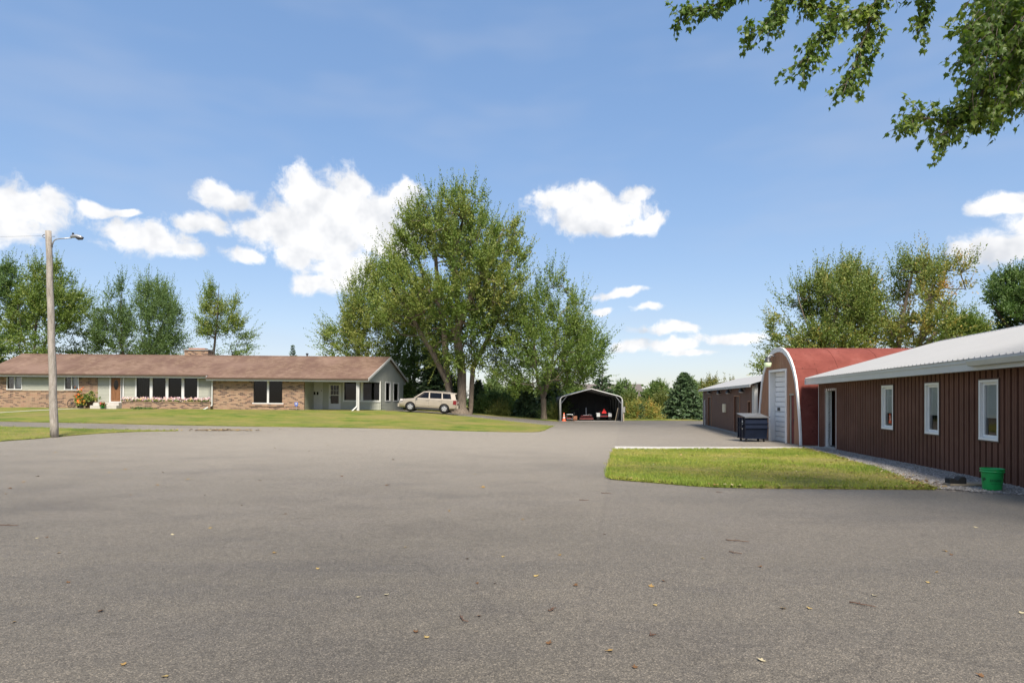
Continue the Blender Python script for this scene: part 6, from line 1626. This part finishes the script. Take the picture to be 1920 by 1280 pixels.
bush('far dark green round tree left of the tall spruce', 1234, 712, 785, 34, 90, 49, 'leaf_dark', .75, 150, .3)
bush('light green tree just right of the carport roof', 1186, 738, 787, 24, 66, 50, 'leaf_yellow', .25, 90, .2)
bush('orange-yellow bush right of the carport', 1192, 752, 790, 22, 62.5, 51, 'leaf_autumn', .60, 85, .17, 'shrub', 'shrub')
bush('tan-orange bush between the young spruce and the tall spruce', 1222, 757, 790, 18, 62.5, 52, 'leaf_autumn', .63, 70, .17, 'shrub', 'shrub')
bush('yellow-green bush at the left foot of the tall spruce', 1240, 738, 789, 20, 65, 53, 'leaf_yellow', .45, 80, .19)
bush('far grey-green tree behind the tall spruce top', 1300, 704, 780, 36, 92, 54, 'leaf_blue', .55, 140, .3)
bush('yellowish tree behind the white roof of the low shed', 1335, 708, 785, 36, 72, 55, 'leaf_yellow', .5, 140, .22)
bush('yellow-green tree behind the middle of the low shed roof', 1372, 708, 785, 36, 75, 56, 'leaf_yellow', .5, 130, .22)
bush('dark green bush between the tall spruce and the low shed', 1318, 735, 790, 16, 66, 57, 'leaf_dark', .6, 70, .2)
bush('dark bushy tree in the shade behind the car roof', 838, 690, 775, 34, 66, 58, 'leaf_dark', .45, 130, .22)
bush('dark green bush behind the house corner and the car bonnet', 765, 715, 772, 26, 64, 59, 'leaf_dark', .6, 100, .2)
bush('green bush at the foot of the big maple, right side', 905, 745, 780, 16, 61, 60, 'leaf_dark', .6, 60, .18, 'shrub', 'shrub')
# a far belt of woodland closes the view behind everything
def belt():
    global RNG
    RNG = np.random.default_rng(77); n = 60000
    a = RNG.uniform(-1.0, 1.0, n); Y = RNG.uniform(130, 170, n); X = np.tan(a)*Y*.9
    top = 4.6+.9*np.sin(X*.09)+.8*np.sin(X*.23+1)+.6*np.sin(X*.51+2)
    Z = RNG.random(n)**1.0*top-1.2
    P = np.stack([X, Y, Z], 1); V = leaf_quads(P, RNG.normal(0, 1, (n, 3)), RNG.uniform(.45, .9, n), .7, .8)
    t = np.clip(.5+.3*np.sin(X*.21)+.15*RNG.normal(0, 1, n), 0, 1)
    stuff(tag(fast_mesh('far_woodland', V.reshape(-1, 3), 4, np.arange(4*n), MT['leaf_blue'], None, np.repeat(t, 4)), 'far belt of green woodland along the horizon', 'woodland'))
belt()
# neighbour's house glimpsed between the trees
nh = thing('neighbour_house', 'distant house with greyish roof glimpsed behind the carport and trees', 'house', (13.0, 98, -.6))
MB().box(-7, 7, 0, 8, 0, 2.6).build('wall', MT['sage'], nh); MB().prism([(-.6, 2.5), (4, 4.9), (8.6, 2.5)], -7.5, 7.5, 'x').build('roof', plain('grey_shingles', (.12, .10, .09), .9, .1), nh)
for x_ in (-4, 0, 4): MB().box(x_-.6, x_+.6, -.05, .02, 1.0, 2.1).build('window', MT['car_glass'], nh)

# ================================================================ near maple overhanging the top right corner
def maple_leaf_mesh():
    pts = [(0, 0), (.10, .06), (.36, .0), (.30, .16), (.52, .34), (.33, .36), (.36, .52), (.17, .50), (.0, 1.0)]
    out = pts+[(-x, y) for x, y in reversed(pts[1:-1])]
    vs = [(x*.9, y-.02, -.22*abs(x)-.10*y*y) for x, y in out]; c = (0, .36, .03)
    n = len(vs); vs.append(c)
    return vs, [(i, (i+1) % n, n) for i in range(n)]
def near_tree():
    global RNG
    RNG = np.random.default_rng(91); rnd = random.Random(91)
    base = np.array([8.9, 4.6, 0.0])
    t = thing('overhanging_maple', 'near maple whose leafy branches hang into the top right corner', 'tree', tuple(base))
    def W(px, py, Y): return np.array([(px-960)*Y/F, Y, CAMZ+(HZ-py)*Y/F])
    fork = np.array([8.7, 4.9, 4.2])
    stems = [[base, np.array([8.85, 4.7, 2.2]), fork, np.array([8.6, 5.6, 7.0]), np.array([8.4, 6.4, 9.5])]]
    # limbs reaching into view: polylines as they show in the picture
    limbs = [
      [fork, np.array([8.6, 6.6, 5.2]), W(1925, 175, 8.6), W(1850, 208, 8.8), W(1780, 228, 8.9), W(1730, 222, 8.9), W(1700, 228, 8.9)],
      [W(1850, 208, 8.8), W(1800, 235, 8.8), W(1770, 250, 8.8), W(1752, 262, 8.8)],
      [np.array([8.6, 5.6, 7.0]), W(1960, 60, 8.6), W(1880, 120, 8.7), W(1840, 175, 8.7), W(1812, 200, 8.7)],
      [W(1960, 60, 8.6), W(1880, 40, 8.7), W(1830, 60, 8.7), W(1812, 95, 8.7)],
      [np.array([8.4, 6.4, 9.5]), W(1800, -140, 9.0), W(1690, -70, 9.4), W(1640, 10, 9.6), W(1625, 60, 9.6), W(1605, 115, 9.6), W(1585, 160, 9.6)],
      [W(1690, -70, 9.4), W(1740, 0, 9.5), W(1735, 40, 9.5), W(1722, 62, 9.5)],
      [W(1640, 10, 9.6), W(1570, 30, 9.7), W(1530, 80, 9.7), W(1500, 120, 9.7)],
      [W(1690, -70, 9.4), W(1560, -60, 9.8), W(1480, -10, 10), W(1440, 50, 10), W(1410, 60, 10)],
      [W(1560, -60, 9.8), W(1420, -40, 10.2), W(1340, 10, 10.3), W(1275, 28, 10.3)],
      [W(1480, -10, 10), W(1520, 10, 9.9), W(1560, 15, 9.9)]]
    tubes = MB()
    tubes.tube([p-base for p in stems[0]], [.36, .27, .24, .15, .08], 12, False)
    radii = [.075, .022, .06, .03, .05, .014, .018, .022, .02, .014]
    for l, r in zip(limbs, radii):
        n = len(l); tubes.tube([p-base for p in l], [r*(1-i/(n-1))**1.1*.9+.006 for i in range(n)], 7, False)
    # leaf positions: along limbs with drooping side twigs
    leaves = []
    def twig(p, d, L_, n):
        q = p.copy(); pts = [p]
        for i in range(4):
            d = d+np.array([0, 0, -.10])+RNG.normal(0, .12, 3); d /= np.linalg.norm(d); q = q+d*L_/4; pts.append(q.copy())
        tubes.tube([x-base for x in pts], [.006, .005, .004, .003, .002], 4, False)
        for i in range(n):
            f = RNG.random()**.8*4; k = min(3, int(f)); x = pts[k]+(pts[k+1]-pts[k])*(f-k)
            leaves.append((x+RNG.normal(0, .035, 3), d))
    dens = [(0, 26, .48, 14), (1, 20, .40, 13), (2, 36, .5, 14), (3, 30, .45, 14), (4, 30, .44, 14), (5, 22, .30, 12), (6, 30, .42, 14), (7, 32, .40, 13), (8, 30, .32, 13), (9, 24, .34, 13)]
    for li, per, L_, n in dens:
        l = limbs[li]
        for a, b in zip(l[:-1], l[1:]):
            seg = np.linalg.norm(b-a); k = max(2, int(per*seg*1.05))
            for i in range(k):
                f = (i+RNG.random())/k; p = a+(b-a)*f; 
                pxx = 960+p[0]/p[1]*F; pyy = HZ-(p[2]-CAMZ)/p[1]*F
                if (pxx > 2100 or pyy < -200) and RNG.random() < .55: continue
                ax = (b-a)/seg; s_ = RNG.normal(0, 1, 3); s_ -= ax*s_.dot(ax); s_ /= np.linalg.norm(s_)
                d = ax*.7+s_*.7; d[2] -= .1; d /= np.linalg.norm(d)
                twig(p, d, L_*RNG.uniform(.5, 1.1), n)
    # the thick hanging mass at the right edge
    for i in range(330):
        px = rnd.uniform(1822, 1990); py = rnd.uniform(-90, 190)
        if px < 1850 and rnd.random() < .35: continue
        p = W(px, py, rnd.uniform(8.2, 9.6)); d = np.array([rnd.uniform(-.8, .2), rnd.uniform(-.5, .5), -.6]); d /= np.linalg.norm(d)
        twig(p, d, .42, 12)
    trunk = tubes.build('trunk', MT['bark'], t, True, False)
    vs, fs = maple_leaf_mesh(); LV = np.array(vs)
    n = len(leaves); P = np.array([l[0] for l in leaves]); D = np.array([l[1] for l in leaves])
    d = D*.5+RNG.normal(0, .5, (n, 3)); d[:, 2] -= .55; d /= np.linalg.norm(d, axis=1)[:, None]
    u = RNG.normal(0, 1, (n, 3)); u[:, 2] = np.abs(u[:, 2])+.5; x = np.cross(d, u); x /= np.linalg.norm(x, axis=1)[:, None]; z = np.cross(x, d)
    s = RNG.uniform(.065, .115, n)
    ti = np.clip(.42+.14*vnoise(P*1.6, 5)+RNG.normal(0, .13, n), 0, 1)
    dist = np.linalg.norm(P-np.array([0, 0, CAMZ]), axis=1)
    pxx = 960+P[:, 0]/P[:, 1]*F; pyy = HZ-(P[:, 2]-CAMZ)/P[:, 1]*F
    vis = (pxx > 0) & (pxx < 1915) & (pyy > 5)
    order = np.argsort(np.where(vis, dist/s, 1e9)); single = set(order[:300].tolist())
    # single leaves share five meshes of different tint
    meshes = []
    for k in range(5):
        me = bpy.data.meshes.new('leaf'); me.from_pydata(vs, [], fs); a = me.attributes.new('tint', 'FLOAT', 'POINT'); a.data.foreach_set('value', np.full(len(vs), .2+.17*k, np.float32)); me.materials.append(MT['leaf_near']); meshes.append(me)
    for i in single:
        o = bpy.data.objects.new('leaf', meshes[min(4, max(0, int((ti[i]-.12)/.17)))]); C.objects.link(o); o.parent = t
        M3 = Matrix((x[i], d[i], z[i])).transposed().to_4x4()
        o.matrix_local = Matrix.Translation(Vector(P[i]-base)) @ M3 @ Matrix.Scale(float(s[i]), 4)
    rest = np.array([i for i in range(n) if i not in single])
    V = (LV[None, :, 0, None]*x[rest][:, None, :]+LV[None, :, 1, None]*d[rest][:, None, :]+LV[None, :, 2, None]*z[rest][:, None, :])*s[rest][:, None, None]+P[rest][:, None, :]-base
    F3 = np.array(fs); idx = (F3[None]+len(vs)*np.arange(len(rest))[:, None, None]).ravel()
    stuff(fast_mesh('crown', V.reshape(-1, 3), 3, idx, MT['leaf_near'], t, np.repeat(ti[rest], len(vs))))
    # the part of the crown above the view, coarser
    m = 1800; A = RNG.normal(0, 1, (m, 3)); A /= np.linalg.norm(A, axis=1)[:, None]; Q = np.array([9.6, 4.4, 10.2])+A*np.array([4.2, 3.6, 2.6])*(RNG.random(m)**.4)[:, None]
    ok = ~((Q[:, 1] > .3) & (HZ-(Q[:, 2]-CAMZ)/np.maximum(Q[:, 1], .3)*F > -60) & (np.abs(Q[:, 0]/np.maximum(Q[:, 1], .3)) < .86)); Q = Q[ok]; m = len(Q)
    V = leaf_quads(Q, RNG.normal(0, 1, (m, 3)), RNG.uniform(.16, .3, m), .8, .6)-base
    stuff(fast_mesh('upper_crown', V.reshape(-1, 3), 4, np.arange(4*m), MT['leaf_near'], t, np.repeat(np.clip(RNG.normal(.45, .15, m), 0, 1), 4)))
near_tree()

# ================================================================ fallen leaves and twigs on the asphalt
def fallen():
    rnd = random.Random(14); vs, fs = maple_leaf_mesh()
    def lm(k, curl):
        me = bpy.data.meshes.new('fallen_leaf'); me.from_pydata([(x, y-.4, abs(z)*curl+.10*curl*(x*x+(y-.4)**2)+.03) for x, y, z in vs], [], fs)
        a = me.attributes.new('tint', 'FLOAT', 'POINT'); a.data.foreach_set('value', np.full(len(vs), k, np.float32)); me.materials.append(MT['litter']); return me
    kinds = {'brown': lm(.12, 1.2), 'tan': lm(.55, .9), 'yellow': lm(.78, .7), 'pale': lm(1.0, .6)}
    spots = [(70,1009,'pale'),(88,1008,'brown'),(111,1037,'tan'),(25,1167,'tan'),(127,1092,'brown'),(310,1269,'yellow'),(231,1246,'tan'),(188,1147,'brown'),(323,1002,'pale'),(394,990,'yellow'),(514,1037,'tan'),(595,1066,'yellow'),(760,1026,'yellow'),(724,1115,'pale'),(672,1120,'pale'),(799,1195,'yellow'),(780,1185,'brown'),(895,1094,'brown'),(928,1094,'brown'),(875,1048,'brown'),(943,1044,'yellow'),(842,958,'tan'),(727,910,'brown'),(535,964,'brown'),(453,948,'brown'),(897,1156,'brown'),(980,974,'tan'),(1006,1080,'yellow'),(1050,1041,'tan'),(1080,1098,'brown'),(1133,1002,'brown'),(1318,1047,'yellow'),(1229,1135,'yellow'),(1244,1090,'brown'),(1425,1063,'brown'),(1142,1221,'tan'),(1030,1206,'brown'),(1517,1141,'yellow'),(1740,1092,'yellow'),(1757,1073,'tan'),(1783,1040,'brown'),(1771,1033,'tan'),(1829,989,'pale'),(1640,1117,'pale'),(1915,1149,'pale'),(1190,1251,'brown'),(1428,1238,'pale'),(1468,1141,'tan'),(1837,1267,'brown'),(1221,1099,'tan'),(207,886,'yellow'),(178,855,'yellow'),(70,893,'yellow'),(173,865,'tan'),(103,848,'yellow'),(305,886,'yellow'),(235,880,'tan'),(353,899,'yellow'),(44,904,'tan'),(295,910,'tan'),(410,840,'yellow'),(515,840,'yellow'),(580,846,'tan'),(640,893,'brown'),(488,901,'tan'),(385,928,'tan'),(245,928,'tan'),(10,926,'tan'),(18,916,'brown'),(615,834,'yellow'),(905,914,'tan'),(738,862,'tan'),(891,889,'yellow')]
    lab = {'brown': 'small curled brown leaf lying on the asphalt', 'tan': 'small dry tan leaf lying on the asphalt', 'yellow': 'small yellow leaf lying on the asphalt', 'pale': 'small pale cream leaf lying on the asphalt'}
    for px, py, k in spots:
        x, y = U(px, py); o = bpy.data.objects.new('fallen_leaf', kinds[k]); C.objects.link(o)
        s = rnd.uniform(.042, .068) if y < 12 else rnd.uniform(.075, .12)
        o.location = (x, y, hgt(x, y)+.004); o.scale = (s, s, s); o.rotation_euler = (rnd.uniform(-.25, .25), rnd.uniform(-.25, .25), rnd.uniform(0, 6.28)); tag(o, lab[k], 'leaf', k+' leaves on the asphalt')
    tw = [((1361, 1013), (1406, 1017), 'longest straight brown twig lying on the asphalt'), ((1368, 1036), (1391, 1040), 'short brown twig just below the longest twig'), ((1594, 1131), (1642, 1140), 'thin forked twig on the asphalt at lower right'), ((1086, 938), (1103, 938.5), 'short dark twig on the asphalt left of the side lawn corner'), ((1128, 924.5), (1147, 926), 'dark thin twig close to the side lawn corner'), ((1343, 923), (1353, 923.6), 'tiny dark twig below the side lawn edge'), ((861, 1158), (875, 1168), 'bent dark twig beside the brown leaf, bottom centre'), ((1030, 1146), (1041, 1141), 'thin short twig on the asphalt near the bottom centre'), ((0, 985.5), (34, 986), 'thin brown stick at the left picture edge on the asphalt'), ((1219, 1193), (1228, 1191), 'small reddish twig at lower centre right')]
    for (a, b, l) in tw:
        p = Vector((*U(*a), 0)); q = Vector((*U(*b), 0)); c = (p+q)/2; m = MB(); n = 6
        th = max(.006, (q-p).length*.022)
        pts = [p.lerp(q, i/n)-c+Vector((rnd.gauss(0, .006), rnd.gauss(0, .012), .012)) for i in range(n+1)]
        m.tube(pts, [th*(1-.5*i/n) for i in range(n+1)], 6); m.tube([pts[2], pts[2]+(q-p)*.12+Vector((0, .05, .012))], [th*.6, th*.3], 5)
        o = m.build('twig', MT['twig'], None, True); o.location = (c.x, c.y, hgt(c.x, c.y)+.002); tag(o, l, 'twig')
MT['twig'] = plain('twig_bark', (.10, .055, .035), .85, .3, 20)
fallen()
